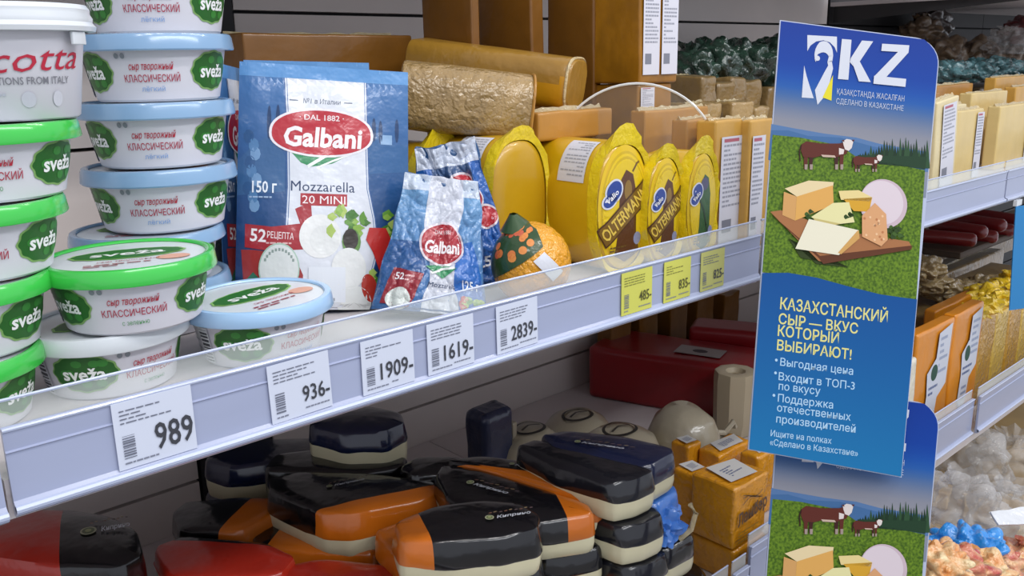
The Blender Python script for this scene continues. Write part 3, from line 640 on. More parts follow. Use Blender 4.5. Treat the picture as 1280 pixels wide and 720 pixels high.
def yellow_loaf(label, x, y, z, w_, h, L_, rot, peak=.022, face=True, green=False, tilt=(0, 0), rimlabel=True, seed=0, m=None):
    t = thing('yellow_cheese_loaf', label, 'cheese', (x, y, z), (tilt[0], tilt[1], rot)); N = 48; rings = []; hw, hh = w_ / 2, h / 2
    def sec(a, k): c, q = math.cos(a), math.sin(a); e = 2 / 2.5; return (hw * k * math.copysign(abs(c) ** e, c), hh + hh * k * math.copysign(abs(q) ** e, q))
    for yy, k in ((-.006, .55), (-.005, .80), (-.001, .93), (.006, .985), (.02, 1), (L_ - .02, 1), (L_, .9)):
        rings.append([(sec(2 * PI * i / N, k)[0], yy, sec(2 * PI * i / N, k)[1] if k > .9 else hh + (sec(2 * PI * i / N, k)[1] - hh)) for i in range(N)])
    obj('cheese_body', loft(rings), m or YEL, t)
    bm = bmesh.new(); A = []; B = []; C_ = []; r = random.Random(seed)
    for i in range(N):
        a = 2 * PI * i / N; q = max(0, math.sin(a)); fl = .0012 + .002 * r.random() + peak * q ** 14 + .006 * max(0, -math.sin(a)) ** 6
        x0, z0 = sec(a, .95); x1, z1 = sec(a, 1.0); nx, nz = math.cos(a), math.sin(a)
        A.append(bm.verts.new((x0, -.002, z0))); B.append(bm.verts.new((x1 + nx * fl, -.006 + r.uniform(-.002, .002), max(0.0005, z1 + nz * fl)))); C_.append(bm.verts.new((x1, .014, z1 + (.0008 if z1 > .002 else .0008))))
    for i in range(N):
        j = (i + 1) % N; bm.faces.new((A[i], A[j], B[j], B[i])); bm.faces.new((B[i], B[j], C_[j], C_[i]))
    obj('crimped_film', bm, YELB, t)
    if face:
        p = Print(); oltermanni(p, w_, h, green)
        def fn(u, v, o):
            d = min(1, math.hypot(u / hw, v / hh)); return Vector((u, -.0064 - o + (.004 * max(0, d - .75) / .25), hh + v))
        p.build('printed_face', fn, t, PRINT_GLOSS, maxedge=.012)
    if rimlabel:
        q = Print(); q.rect(0, 0, .050, .055, 'd6d6de', 1); q.lines(.004, .004, .046, .051, 11, 'a2a4ae', 2, seed=seed, fill=.35)
        def f2(u, v, o):
            a = PI * (.90 - v / .055 * .32); x0, z0 = sec(a, 1.0); return Vector((x0 - .0006 - o, .022 + u, z0 + .0006 + o))
        q.build('paper_label', f2, t, maxedge=.008)
    return t
_p = PY(773, 330, .095)
def W(px, py, Y): return PY(px, py, Y)
a_ = W(745, 260, .10); b_ = W(808, 250, .10)
yellow_loaf('large yellow cheese loaf with brown banner lettering facing the aisle', (a_.x + b_.x) / 2, .10, S1 + .001, b_.x - a_.x, W(773, 178, .10).z - S1, .15, -.05, seed=1)
a_ = W(800, 260, .085); b_ = W(850, 250, .085)
yellow_loaf('smaller yellow cheese loaf with brown lettering right of the large one', (a_.x + b_.x) / 2 + .006, .085, S1 + .001, b_.x - a_.x - .008, W(820, 196, .085).z - S1, .078, .02, seed=2, peak=.014, rimlabel=False)
a_ = W(850, 260, .075); b_ = W(894, 250, .075)
yellow_loaf('yellow cheese pack with a green print left of the labelled slabs', (a_.x + b_.x) / 2 + .004, .075, S1 + .001, b_.x - a_.x - .006, W(872, 190, .075).z - S1, .085, .05, seed=3, peak=.020, green=True, rimlabel=False)
a_ = W(600, 240, .19); b_ = W(680, 240, .19)
yellow_loaf('plain-ended yellow cheese loaf behind the orange bag', (a_.x + b_.x) / 2 + .01, .19, S1 + .001, (b_.x - a_.x) * 1.02, W(640, 172, .19).z - S1, .16, .10, seed=5, face=False, peak=.012, m=M('shaded_yellow_film', 'bf9410', .35, coat=.4, bump=.5, bscale=18, var=.15))  # darker yellow film: shade on the end facing away is put into the colour
a_ = W(535, 240, .27)
yellow_loaf('yellow cheese loaf half hidden behind the small crumpled pouch', a_.x + .03, .285, S1 + .001, .10, W(560, 178, .28).z - S1, .12, .12, seed=6, face=False, peak=.02, rimlabel=False, m=M('shaded_yellow_film'))
# orange round bag with green hood
q = PY(664, 320, .085)
t = thing('orange_cheese_ball', 'round orange cheese bag with a green and orange printed hood', 'cheese', (q.x, .085, S1 + .001), (0, 0, facing(q.x, .08)))
SR = .047
def ballpt(th, ph, k=1): return Vector((SR * k * math.cos(ph) * math.sin(th) * 1.0, -SR * k * math.cos(ph) * math.cos(th), .043 + SR * 1.05 * k * math.sin(ph)))
bm = bmesh.new(); bmesh.ops.create_icosphere(bm, subdivisions=5, radius=1)
for v in bm.verts:
    n = abs(noise.noise(v.co * 5)) * .06; d = v.co * (1 - n); v.co = Vector((d.x * SR, d.y * SR, .043 + d.z * SR * 1.05)); v.co.z = max(0, v.co.z)
obj('orange_film', bm, M('orange_film', 'e09a12', .25, coat=.6, bump=1.6, bscale=90, ridged=True), t)
p = Print(); 
hood = [(-.62, -.35), (.62, .42), (.45, .9), (.0, 1.15), (-.6, 1.1), (-1.3, .5), (-1.3, -.3)]
def cap(u, v, o): return ballpt(u, v, 1.012 + o * 20)
p.poly([(-1.25, -.30), (-.75, -.1), (-.2, .22), (.35, .58), (.3, 1.1), (-.2, 1.45), (-.9, 1.45), (-1.5, .9), (-1.6, .1)], '27451e', 1)
r = random.Random(2)
for j in range(22): p.ell(-1.25 + r.random() * 1.3, .15 + r.random() * 1.0, .12, .10, r.choice(['d8783a', 'e08a40', 'c85c3c']), 2, n=12)
p.poly([(.05, .25), (.35, .45), (.85, -.05), (.55, -.25)], 'd8dae2', 3)
p.build('printed_hood', cap, t, PRINT_GLOSS, maxedge=.14)
bm = bmesh.new(); k0 = [bm.verts.new(Vector((-.012, 0, .084)) + Vector((.024 * math.cos(a), .024 * math.sin(a), -.002))) for a in [2 * PI * i / 16 for i in range(16)]]
k1 = [bm.verts.new(Vector((-.020, 0, .102)) + Vector((.004 * math.cos(2 * PI * i / 16) * (1.2 if i % 2 else .6), .009 * math.sin(2 * PI * i / 16), 0))) for i in range(16)]
for i in range(16): bm.faces.new((k0[i], k0[(i + 1) % 16], k1[(i + 1) % 16], k1[i]))
obj('gathered_top', bm, M('dark_green_print_film', '2c4a22', .3, coat=.5), t)
# clear round plastic hoop
c0 = PY(794, 191, .172); u_ = Vector((math.cos(facing(c0.x, .17) * .9), math.sin(facing(c0.x, .17) * .9), 0)); rr = (PY(800, 105, .172).z - S1) / 2
c0.z = S1 + rr + .001
t = thing('clear_plastic_disc', 'large clear round plastic disc leaning before the mustard blocks', 'lid', c0)
obj('disc_rim', tube([u_ * (rr * math.cos(a)) + Vector((0, 0, rr * math.sin(a))) for a in [2 * PI * k / 64 for k in range(64)]], .0018, 6, True), M('clear_rim', 'eef0f0', .1, trans=.35, coat=.8), t)
n_ = Vector((-u_.y, u_.x, 0)); bm = bmesh.new()
ra = [bm.verts.new(u_ * ((rr - .001) * math.cos(a)) + Vector((0, 0, (rr - .001) * math.sin(a))) + n_ * .0003) for a in [2 * PI * k / 64 for k in range(64)]]
bm.faces.new(ra); obj('disc_pane', bm, M('clear_pane', 'f4f4f0', .15, trans=.93), t, False)
# ================================================================== lower shelf: cheese packs in black, orange and red film
CREAMB = M('cream_rind_base', 'd0c9a8', .35, coat=.25, var=.06, bump=.3, bscale=15)
BLKF = M('black_gloss_film', '0b0b10', .22, coat=.6, bump=.8, bscale=16, spec=.5)
NAVYF = M('navy_gloss_film', '121a38', .22, coat=.6, bump=.8, bscale=16)
ORF = M('orange_gloss_film', 'cc6c14', .28, coat=.5, bump=.6, bscale=20, var=.2)
REDF = M('red_gloss_film', 'c8301e', .28, coat=.5, bump=.8, bscale=18, var=.15)
BLUEF = M('blue_gloss_film', '3f74c4', .25, coat=.5, bump=1.2, bscale=30)
def smooth_poly(pts, it=2, q=.25):
    for _ in range(it):
        o = []
        for i, p in enumerate(pts):
            n = pts[(i + 1) % len(pts)]; o += [p.lerp(n, q), p.lerp(n, 1 - q)]
        pts = o
    return pts
def pack(label, outline, ztop, h=.055, film=BLKF, band=None, bandm=ORF, base=CREAMB, seam=.48, logo=None, seed=0, dome=.003, qc=.12, writing='Киприно', cat='cheese'):
    """wrapped wedge of cheese: outline is its top edge, pale base below the seam, printed film above; band = line (two pixels) left of which the film is of the other colour"""
    pts = [PZ(x, y, ztop) for x, y in outline]; c = sum(pts, Vector()) / len(pts); c.z = ztop - h
    t = thing('cheese_pack', label, cat, c); loc = [Vector((p.x - c.x, p.y - c.y, 0)) for p in pts]
    A = sum(loc[i].x * loc[(i + 1) % len(loc)].y - loc[(i + 1) % len(loc)].x * loc[i].y for i in range(len(loc)))
    if A < 0: loc = loc[::-1]
    loc = smooth_poly(loc, 3, qc); n = len(loc)
    nr = []
    for i in range(n): d = (loc[(i + 1) % n] - loc[i - 1]).normalized(); nr.append(Vector((d.y, -d.x, 0)))
    def ring(off, z, w=0): return [loc[i] + nr[i] * (off + w * noise.noise(Vector((loc[i].x * 25 + seed, loc[i].y * 25, z * 30 + seed)))) + Vector((0, 0, z + w * .8 * noise.noise(Vector((loc[i].y * 22 + seed, loc[i].x * 22, 5))) * (1 if z > .004 else 0))) for i in range(n)]
    zs = h * seam
    obj('cheese_base', loft([ring(-.012, 0), ring(-.003, .002), ring(.001, .008), ring(.003, zs * .6), ring(.003, zs, .0015)]), base, t)
    rs = [ring(.0022, zs * .85, .002), ring(.0042, zs, .003), ring(.003, h * .7, .0025), ring(.001, h - .006, .002), ring(-.001, h - .002, .0012), ring(-.005, h, .0012)]
    for k in (.75, .5, .25, .08): rs.append([Vector((p.x * k, p.y * k, h + dome * (1 - k * k) + .0012 * noise.noise(Vector((p.x * k * 30, p.y * k * 30, seed))))) for p in loc])
    bm = loft(rs, True)
    if band:
        a, b = [PZ(x, y, ztop) - c for x, y in band]; a.z = b.z = 0; d = (b - a).normalized(); nn = Vector((d.y, -d.x, 0))
        b2 = bm.copy()
        bmesh.ops.bisect_plane(bm, geom=bm.verts[:] + bm.edges[:] + bm.faces[:], plane_co=a, plane_no=nn, clear_outer=True)
        bmesh.ops.bisect_plane(b2, geom=b2.verts[:] + b2.edges[:] + b2.faces[:], plane_co=a, plane_no=nn, clear_inner=True)
        if len(b2.faces): obj('coloured_film', b2, bandm, t)
    if len(bm.faces): obj('dark_film', bm, film, t)
    if logo:
        (x0, y0), (x1, y1), size = logo; a, b = PZ(x0, y0, ztop) - c, PZ(x1, y1, ztop) - c; ang = math.atan2(b.y - a.y, b.x - a.x); L_ = math.hypot(b.x - a.x, b.y - a.y)
        RR = sum(q.length for q in loc) / n * 1.15
        p = Print(); p.ell(0, 0, size * .55, size * .55, 'a8aa8c', 1, n=20); p.ell(0, 0, size * .42, size * .42, '5f6b48', 2, n=20); p.ell(0, 0, size * .22, size * .22, '9aa070', 3, n=12)
        p.text(writing, size * .8 + L_ * .5, -size * .2, size * .62, 'b8bcc4', w=L_, shear=.35, bold=.02, layer=2)
        for j in range(9): p.ell(size * .4 + j * L_ * .15, size * (1.0 + .12 * math.sin(j * 2)), L_ * .06, size * .13, ['6a4a3c', '7c6a50', '58484a'][j % 3], 1, n=9, rot=.3)
        p.build('printed_emblem', lambda u, v, o: Vector((a.x + u * math.cos(ang) - v * math.sin(ang), a.y + u * math.sin(ang) + v * math.cos(ang), h + dome * max(0, 1 - ((a.x + u * math.cos(ang) - v * math.sin(ang)) ** 2 + (a.y + u * math.sin(ang) + v * math.cos(ang)) ** 2) / RR ** 2) + .0018 + o)), t, PRINT_GLOSS, maxedge=.02)
    return t
T1 = -.572
HH = .060
PK = {}
PK['k1'] = pack('half-round black cheese pack with an orange left end, nearest the camera at bottom centre', [(492, 652), (545, 630), (600, 624), (650, 627), (674, 642), (672, 660), (630, 670), (560, 676), (500, 674)], -.545, .066, band=((512, 622), (548, 690)), logo=((612, 651), (655, 643), .010), seed=1)
PK['k2'] = pack('black wedge pack with writing and an orange right end behind the half-round pack', [(545, 592), (552, 580), (600, 584), (735, 628), (742, 642), (672, 652), (640, 645), (560, 622)], T1, HH, band=((712, 652), (680, 590)), logo=((588, 606), (630, 618), .010), seed=2)
PK['k2'].children
PK['k3'] = pack('long black wedge pack with an orange front strip touching the blue-edged wedges', [(556, 574), (600, 568), (660, 575), (762, 606), (766, 618), (740, 624), (600, 584)], T1 + .004, HH, band=((560, 576), (770, 608)), logo=((640, 583), (690, 594), .007), seed=3)
PK['k4'] = pack('black wedge pack with a pale base in front of the other navy wedge', [(645, 556), (668, 548), (720, 556), (808, 578), (817, 588), (795, 598), (765, 604), (690, 578)], -.535, HH, seed=4, film=M('near_black_film', '14151c', .22, coat=.6, bump=.8, bscale=16), seam=.55)
PK['k5'] = pack('black and navy wedge pack with white lettering, farthest of the two pale-based wedges', [(676, 542), (705, 537), (780, 544), (840, 558), (841, 566), (812, 582), (740, 568), (690, 556)], -.530, HH, seed=5, film=NAVYF, seam=.5, logo=((722, 555), (775, 563), .008))
PK['k6'] = pack('black cheese pack with a broad orange right strip left of the bottom centre', [(334, 598), (372, 588), (460, 590), (540, 600), (556, 610), (535, 622), (440, 642), (400, 640), (336, 612)], -.600, .075, band=((402, 636), (560, 603)), logo=((412, 611), (450, 603), .008), seed=6, seam=.5)
PK['k7'] = pack('black pack with an orange right end leaning over the red pack', [(215, 640), (232, 626), (300, 620), (362, 622), (350, 636), (300, 664), (225, 662)], -.640, HH, band=((268, 668), (322, 616)), seed=7)
PK['k8'] = pack('black pack with orange left corner between the red pack and the strip pack', [(310, 660), (360, 636), (410, 640), (470, 660), (470, 690), (400, 690), (320, 684)], -.66, HH, band=((318, 700), (370, 640)), seed=8)
PK['k9'] = pack('red cheese pack with a pale curved side at the bottom left of centre', [(192, 682), (230, 668), (330, 676), (370, 694), (352, 716), (280, 724), (210, 718)], -.640, .07, film=REDF, band=((385, 685), (188, 674)), bandm=BLKF, seed=9, seam=.7)
PK['k10'] = pack('bright red cheese pack at the bottom edge beside the half-round pack', [(330, 712), (400, 696), (500, 706), (520, 726), (450, 742), (350, 740)], -.650, .065, film=REDF, seed=10, seam=.4)
PK['k11'] = pack('domed black and red pack with a round emblem at the bottom left corner', [(-40, 690), (-25, 655), (30, 635), (90, 636), (140, 644), (172, 662), (176, 690), (150, 706), (60, 705)], -.600, .085, band=((80, 630), (72, 730)), bandm=REDF, logo=((112, 674), (148, 664), .018), seed=11, dome=.012, seam=.25)
PK['k12'] = pack('navy pack with a tall pale base high against the back wall', [(385, 530), (400, 512), (460, 506), (500, 514), (506, 528), (480, 538), (430, 540)], -.545, .075, film=NAVYF, seed=12, seam=.6, dome=.008)
PK['k13'] = pack('long navy pack with a pale left end under the shelf rail', [(255, 575), (270, 558), (330, 548), (420, 545), (460, 552), (455, 566), (350, 576), (290, 584)], -.615, .070, film=NAVYF, seed=13, seam=.55)
PK['k14'] = pack('black pack lying behind the strip pack under the shelf rail', [(330, 585), (345, 566), (400, 560), (455, 562), (508, 570), (506, 582), (450, 590), (380, 588)], -.600, .06, seed=14, seam=.2)
PK['k15'] = pack('dull black pack in the gap left of the tall navy end', [(500, 582), (520, 570), (570, 569), (590, 578), (570, 590), (515, 594)], -.590, .06, seed=15, seam=.2)
# orange and white pack sloping under the half-round pack
pack('orange and yellow pack in pale loose film under the half-round black pack', [(468, 662), (500, 650), (560, 650), (580, 680), (560, 700), (500, 700)], -.615, .05, film=ORF, seed=16, seam=.3, base=M('pale_loose_film', 'b8a79e', .3, bump=1.5, bscale=70, ridged=True, coat=.4))
# lower layers
def under(src, label, dz, dx=0, dy=0, rz=0, swap=None):
    o = PK[src]; l = o.location; r = dup(o, (l.x + dx, l.y + dy, l.z - dz), (0, 0, rz), label)
    if swap:
        for ch in list(r.children):
            if ch.name.startswith(swap[0]):
                ch.data = ch.data.copy(); ch.data.materials[0] = swap[1]
            if ch.name.startswith('printed'): bpy.data.objects.remove(ch)
    return r
under('k2', 'black pack with a pale base directly under the orange-ended wedge', .061, .016, .004, .06, ('coloured', BLKF))
under('k2', 'pack with an orange corner third in the stack under the orange-ended wedge', .122, .006, -.004, -.05)
under('k2', 'lowest black pack of the stack under the orange-ended wedge', .180, .0, .0, .1, ('coloured', BLKF))
under('k4', 'black pack with a broad pale side second in the right stack of wedges', .062, .008, -.012, -.04)
under('k4', 'dark pack third in the right stack of wedges', .124, .012, -.016, .05)
under('k4', 'lowest dark pack of the right stack of wedges', .186, .0, -.010, .0)
under('k5', 'blue-ended pack second in the farthest stack of wedges', .064, .010, .0, .05, ('dark', BLUEF))
under('k5', 'black pack with an emblem third in the farthest stack of wedges', .126, .026, -.02, -.1, ('dark', BLKF))
under('k5', 'bottom pack of the farthest stack of wedges', .186, .0, .0, .0, ('dark', BLKF))
under('k1', 'black pack under the half-round pack at the bottom edge', .061, .004, .0, .1, ('coloured', BLKF))
under('k1', 'third pack down under the half-round pack', .122, -.004, .01, -.1)
for k, z in (('k6', -.675), ('k3', -.616), ('k11', -.685), ('k12', -.62), ('k13', -.685), ('k9', -.713), ('k10', -.715), ('k14', -.66), ('k7', -.70), ('k8', -.72), ('k15', -.65)):
    h = z - S2; i = 0
    names = {'k6': 'strip pack', 'k3': 'long wedge pack with the orange strip', 'k11': 'emblem pack in the left corner', 'k12': 'tall navy pack by the wall', 'k13': 'long navy pack under the rail', 'k9': 'red pack left of centre', 'k10': 'bright red pack', 'k14': 'black pack behind the strip pack', 'k7': 'leaning black and orange pack', 'k8': 'orange-cornered black pack', 'k15': 'dull black pack in the gap'}
    while h > .045:
        i += 1; under(k, 'hidden dark cheese pack %s the %s' % (['directly under', 'two below', 'three below', 'four below'][min(3, i - 1)], names[k]), (PK[k].location.z - z) + .062 * i, .004 * (-1) ** i, .004, .0, ('coloured', BLKF)); h -= .062
# crumpled blue and clear wrapper between the wedges and the orange blocks
q = PZ(822, 640, -.62)
t = thing('crumpled_wrapper', 'crumpled light blue wrapper end between the pale-based wedges and the orange blocks', 'wrapper', (q.x, q.y, -.665))
obj('blue_film', blob(.030, .032, .034, 3, .35, 2.5, 4, True, amp2=.3), BLUEF, t)
obj('clear_film_end', tube([Vector((.01, -.03, .01)), Vector((.03, -.036, .02)), Vector((.042, -.035, .04)), Vector((.035, -.03, .055))], .004, 6), FOIL, t)
q = PZ(856, 700, -.70)
t = thing('round_black_cheese', 'small round black cheese with an emblem beside the orange blocks', 'cheese', (q.x + .01, q.y + .02, S2))
obj('cheese_body', lathe([(0, .0), (.04, 0), (.045, .03), (.043, .06), (.036, .068), (0, .07)], 32), BLKF, t)
p = Print(); p.ell(0, 0, .014, .014, 'a8aa98', 1); p.ell(0, 0, .010, .010, '3a4030', 2); p.build('printed_emblem', lambda u, v, o: Vector((u, v, .0705 + o)), t)
# ------------------------------------------------------------------ back of the lower shelf
a = PZ(735, 496, S2); b = PZ(905, 527, S2); d = (b - a); L_ = Vector((d.x, d.y, 0)).length; ang = math.atan2(d.y, d.x)
hgt = PX(733, 418, a.x).z - S2
REDW = M('dark_red_wax_film', '8e0f18', .35, coat=.3, bump=.3, bscale=10, var=.1)
t = thing('red_cheese_block', 'large dark red cheese block at the back of the lower shelf', 'cheese', (a.x, a.y, S2), (0, 0, ang))
obj('cheese_body', rbox(L_ + .1, .17, .13, .014, .004, 2, 6), REDW, t)
p = Print(); p.rect(.0, .0, .11, .06, 'a29a98', 1); p.ell(.055, .03, .018, .012, '302830', 2)
p.build('paper_label', lambda u, v, o: Vector((.20 + u, .04 + v, .134 + o)), t)
q = PZ(860, 425, S2 + .14)
t = thing('red_cheese_block', 'second dark red cheese block behind the large one', 'cheese', (q.x - .25, q.y + .06, S2), (0, 0, ang + .12)); obj('cheese_body', rbox(.45, .10, .158, .014, .003, 5, 6), REDW, t)
t.location = (a.x + .22, min(.60, a.y + .0), S2); 
p = Print(); p.rect(0, 0, .07, .04, '9c9290', 1); p.build('paper_label', lambda u, v, o: Vector((.26 + u, .03 + v, .162 + o)), t)
for i, px in enumerate((765, 800, 838, 872, 905)):
    q = PY(px, 395, .72); block('dim brown cheese bar standing behind the red blocks, %s from the left' % ['first', 'second', 'third', 'fourth', 'fifth'][i], q.x, .72, S2, .075, .05, q.z + .06 - S2, C_BROWN, seed=30 + i, wob=.004)
WAXW = M('waxy_cream_film', 'b3a992', .28, coat=.5, bump=.8, bscale=25)
def round_cheese(label, px, py, z, r, h, seed, zc=None, dome=.5, m=WAXW, ring=False, knot=True):
    q = PZ(px, py, z); t = thing('round_cheese', label, 'cheese', (q.x, q.y, zc if zc is not None else S2))
    H = h; prof = [(0, 0), (r * .8, 0), (r * .97, H * .12), (r, H * .3), (r * .96, H * .55), (r * .8, H * .8), (r * .5, H * .95), (0, H)]
    bm = lathe(prof, 40)
    for v in bm.verts:
        n = noise.noise(Vector((v.co.x * 18 + seed, v.co.y * 18, v.co.z * 18))) * .006; v.co.x += n; v.co.y += n * .7; v.co.z += n if v.co.z > .005 else 0
    obj('cheese_body', bm, m, t)
    if ring:
        p = Print(); pts = [(r * .42 * math.cos(2 * PI * k / 24), r * .34 * math.sin(2 * PI * k / 24)) for k in range(25)]; p.stroke(pts, .006, '2b2824', 1); p.stroke([(-r * .3, -.002), (0, .004), (r * .3, -.004)], .005, '403a34', 1)
        p.build('printed_ring', lambda u, v, o: Vector((u, v, H + .003 + o - (u * u + v * v) / r * .35)), t, maxedge=.01)
    if knot:
        rr = random.Random(seed)
        pts = [Vector((r * .7, -r * .5, H * .5)), Vector((r * 1.05, -r * .6, H * .45)), Vector((r * 1.3, -r * .7, H * .62)), Vector((r * 1.4, -r * .68, H * .5))]
        obj('twisted_film_end', tube(pts, .006, 6), WAXW, t)
    return t
round_cheese('round cream cheese in shiny film, the domed one before the red block', 855, 520, -.70, .075, .12, 1)
round_cheese('flat round cream cheese with a dark ring print behind the wedges', 775, 532, -.69, .085, .105, 2, ring=True, knot=False)
round_cheese('round cream cheese with a dark ring print nearer the back wall', 722, 512, -.70, .08, .09, 3, ring=True, knot=False)
round_cheese('cream cheese with a ring print in a navy-ended wrapper', 662, 528, -.67, .075, .12, 4, ring=True, knot=False)
round_cheese('small cream cheese beside the large sign under the cup-shaped one', 905, 553, -.72, .04, .07, 5, knot=True)
q = PZ(612, 545, -.68)
t = thing('navy_wrapped_cheese', 'upright navy-wrapped cheese end left of the ring-printed cheeses', 'cheese', (q.x, q.y, S2)); h = PX(618, 512, q.x).z - S2
obj('cheese_body', rbox(.075, .06, h, .018, .004, 3, 4, (-.0375, -.03, 0)), M('grey_navy_film', '2c3350', .3, coat=.4, bump=.8), t); obj('pale_side', rbox(.012, .05, h * .8, .003, .002, 4, 3, (.036, -.025, 0)), WAXW, t)
q = PY(918, 500, .36)
t = thing('hollow_cheese_drum', 'cream drum-shaped cheese with a dimple on top beside the large sign', 'cheese', (q.x, .36, q.z - .075))
zt = PY(918, 463, .36).z - q.z + .075
obj('cheese_body', lathe([(0, 0), (.036, 0), (.044, .03), (.046, zt - .02), (.044, zt - .002), (.038, zt), (.022, zt - .002), (.018, zt - .012), (0, zt - .014)], 9), M('pale_drum', 'b9ab90', .4, coat=.3), t)
obj('dimple_disc', lathe([(0, zt - .0125), (.014, zt - .0125)], 16), M('brown_dimple', '6d5a3c', .5), t)
block('cream cheese under the drum-shaped cheese', q.x - .05, .33, S2, .10, .09, q.z - .078 - S2, WAXW, seed=41)
# ------------------------------------------------------------------ orange wrapped blocks
ORB = M('amber_block_film', 'e2991a', .26, coat=.6, bump=1.6, bscale=45, var=.2, vscale=20, ridged=True)
def amber(label, pe, yt, yb, pr_, pl, Y, seed, zb=None, text=True, dmax=.12):
    ym = (yt + yb) / 2; a = PY(pe, ym, Y); zt = PY(pe, yt, Y).z; z0 = PY(pe, yb, Y).z if zb is None else zb
    sx = PY(pr_, ym, Y).x - a.x; sy = max(.04, min(dmax, PX(pl, ym, a.x).y - Y)); sz = zt - z0
    t = thing('orange_cheese_block', label, 'cheese', (a.x, Y, z0)); obj('cheese_body', rbox(sx, sy, sz, .006, .003, seed, 5), ORB, t)
    if text:
        p = Print(); p.text('Ламбер', sx * .5, sz * .52, sz * .19, '5a3c20', w=sx * .88, bold=.035, layer=3, shear=.1, rot=.12)
        for k in range(3): p.stroke([(sx * (.2 + .6 * i / 8), sz * (.70 + .05 * k) + sz * .07 * math.sin(i * .5 + k)) for i in range(9)], sz * .014, '6e4a1c', 2)
        p.lines(sx * .1, sz * .08, sx * .9, sz * .28, 4, '9a7420', 2, seed=seed)
        p.build('printed_front', lambda u, v, o: Vector((u, -.003 - o, v)), t, PRINT_GLOSS, maxedge=.02)
    p = Print(); p.poly([(sx * .15, sy * .2), (sx * .8, sy * .1), (sx * .95, sy * .75), (sx * .3, sy * .9)], 'd2d0cc', 1); p.lines(sx * .35, sy * .3, sx * .75, sy * .65, 5, '5f6a8c', 2, seed=seed)
    p.build('paper_label', lambda u, v, o: Vector((u, v, sz + .0028 + o)), t)
    return t
q = PY(915, 690, .035)
amber('front orange cheese block with a white label on top and brown lettering', 917, 614, 688, 957, 862, .03, 1)
amber('orange cheese block under the front one at the lower rail', 916, 692, 740, 954, 858, .03, 2, zb=S2, text=False)
amber('tall orange cheese block behind the front one touching the lower blue sign', 945, 575, 700, 978, 925, .115, 3, zb=S2, text=False)
amber('orange cheese block with a grey label behind the tall one', 897, 572, 690, 935, 870, .19, 4, zb=S2, text=False)
amber('orange cheese block with lettering on top in the middle of the group', 866, 596, 690, 885, 838, .13, 5, zb=S2, text=False)
amber('small orange cheese block farthest left of the group', 858, 560, 690, 874, 840, .24, 6, zb=S2, text=False)
# ================================================================== right bay
def pblock(label, pe, yt, pr_, pl, Y, m, seed, labels=(), side=(), tilt=(0, 0), zb=S1, yb=215, dm=.2):
    a = PY(pe, yb, Y); zt = PY(pe, yt, Y).z; sx = PY(pr_, yb, Y).x - a.x; sy = max(.03, min(dm, PX(pl, yb, a.x).y - Y))
    return block(label, a.x, Y, zb, sx, sy, zt - zb, m, seed=seed, labels=labels, side_labels=side, tilt=tilt, wob=.0015)
pblock('narrow pale cheese wedge with a long white side label beside the large sign', 1168, 128, 1194, 1150, .07, C_CREAM, 50, labels=((.25, .05, .85, .95),), tilt=(0, -.10))
pblock('pale cheese slab with a white label strip on its right edge', 1190, 140, 1222, 1184, .10, C_PALE, 51, labels=((.72, .05, .98, .95),))
pblock('broad pale cheese block behind the slab with the label strip', 1205, 118, 1248, 1196, .20, C_PALE, 52)
pblock('thin pale cheese corner poking up behind the narrow wedge', 1178, 133, 1200, 1170, .17, C_CREAM, 58)
pblock('pale cheese block with a white right-hand label at the frame edge', 1242, 134, 1300, 1234, .13, C_PALE, 53, labels=((.55, .05, .80, .98),))
pblock('golden cheese block rising behind the pale blocks', 1232, 98, 1275, 1224, .30, C_GOLD, 54)
pblock('golden cheese block at the right frame edge behind the labelled block', 1258, 110, 1310, 1250, .23, C_GOLD, 55)
pblock('tan cheese block low behind the narrow wedge', 1160, 108, 1205, 1150, .33, C_TAN, 56)
pblock('tan cheese block behind the large sign, right part showing', 1120, 120, 1165, 1105, .30, C_TAN, 57)
BAGD = M('dark_green_bag', '16231d', .25, coat=.6, bump=1.6, bscale=50, col2='2f463a', vscale=25, ridged=True)
BAGT = M('teal_bag', '1d3c3e', .2, coat=.7, bump=2, bscale=60, col2='5f8a90', vscale=45, ridged=True)
BAGB = M('brown_bag', '5d4a3a', .3, coat=.5, bump=1.4, bscale=40, col2='8a7358', vscale=20, ridged=True)
BAGP = M('beige_vacuum_pack', '8f7448', .3, coat=.5, bump=1.2, bscale=35, var=.3, vscale=18, ridged=True)
BAGR = M('dark_red_pack', '5c1416', .3, coat=.5, bump=1, bscale=40)
CLR = M('crumpled_clear_bag', 'e4e2e0', .10, trans=.82, coat=1, bump=2.5, bscale=26, ridged=True)
TRAY = M('beige_slab', 'b79a66', .35, coat=.3, var=.15)
def bag(label, px, py, Y, sx, sy, sz, m, seed, rot=0, zb=None, name='bag', cat='bag', tie=True, amp=.25, sub=4, extra=None):
    q = PY(px, py, Y); z0 = (q.z - sz * .7) if zb is None else zb
    t = thing(name, label, cat, (q.x, Y, z0), (0, 0, rot)); obj('bag_film', blob(sx, sy, sz, seed, amp, 2.0, 5, True, amp2=.10), m, t, sharp=False)
    if tie:
        rr = random.Random(seed); bm = bmesh.new(); N = 18; R0 = []; R1 = []
        for k in range(N):
            a = 2 * PI * k / N; R0.append(bm.verts.new((sx * .22 * math.cos(a), sy * .22 * math.sin(a), sz * 1.55))); f = rr.uniform(.5, 1.4); R1.append(bm.verts.new((sx * .42 * f * math.cos(a), sy * .42 * f * math.sin(a), sz * (1.8 + .25 * rr.random()))))
        for k in range(N): bm.faces.new((R0[k], R0[(k + 1) % N], R1[(k + 1) % N], R1[k]))
        obj('gathered_end', bm, extra or m, t)
    return t
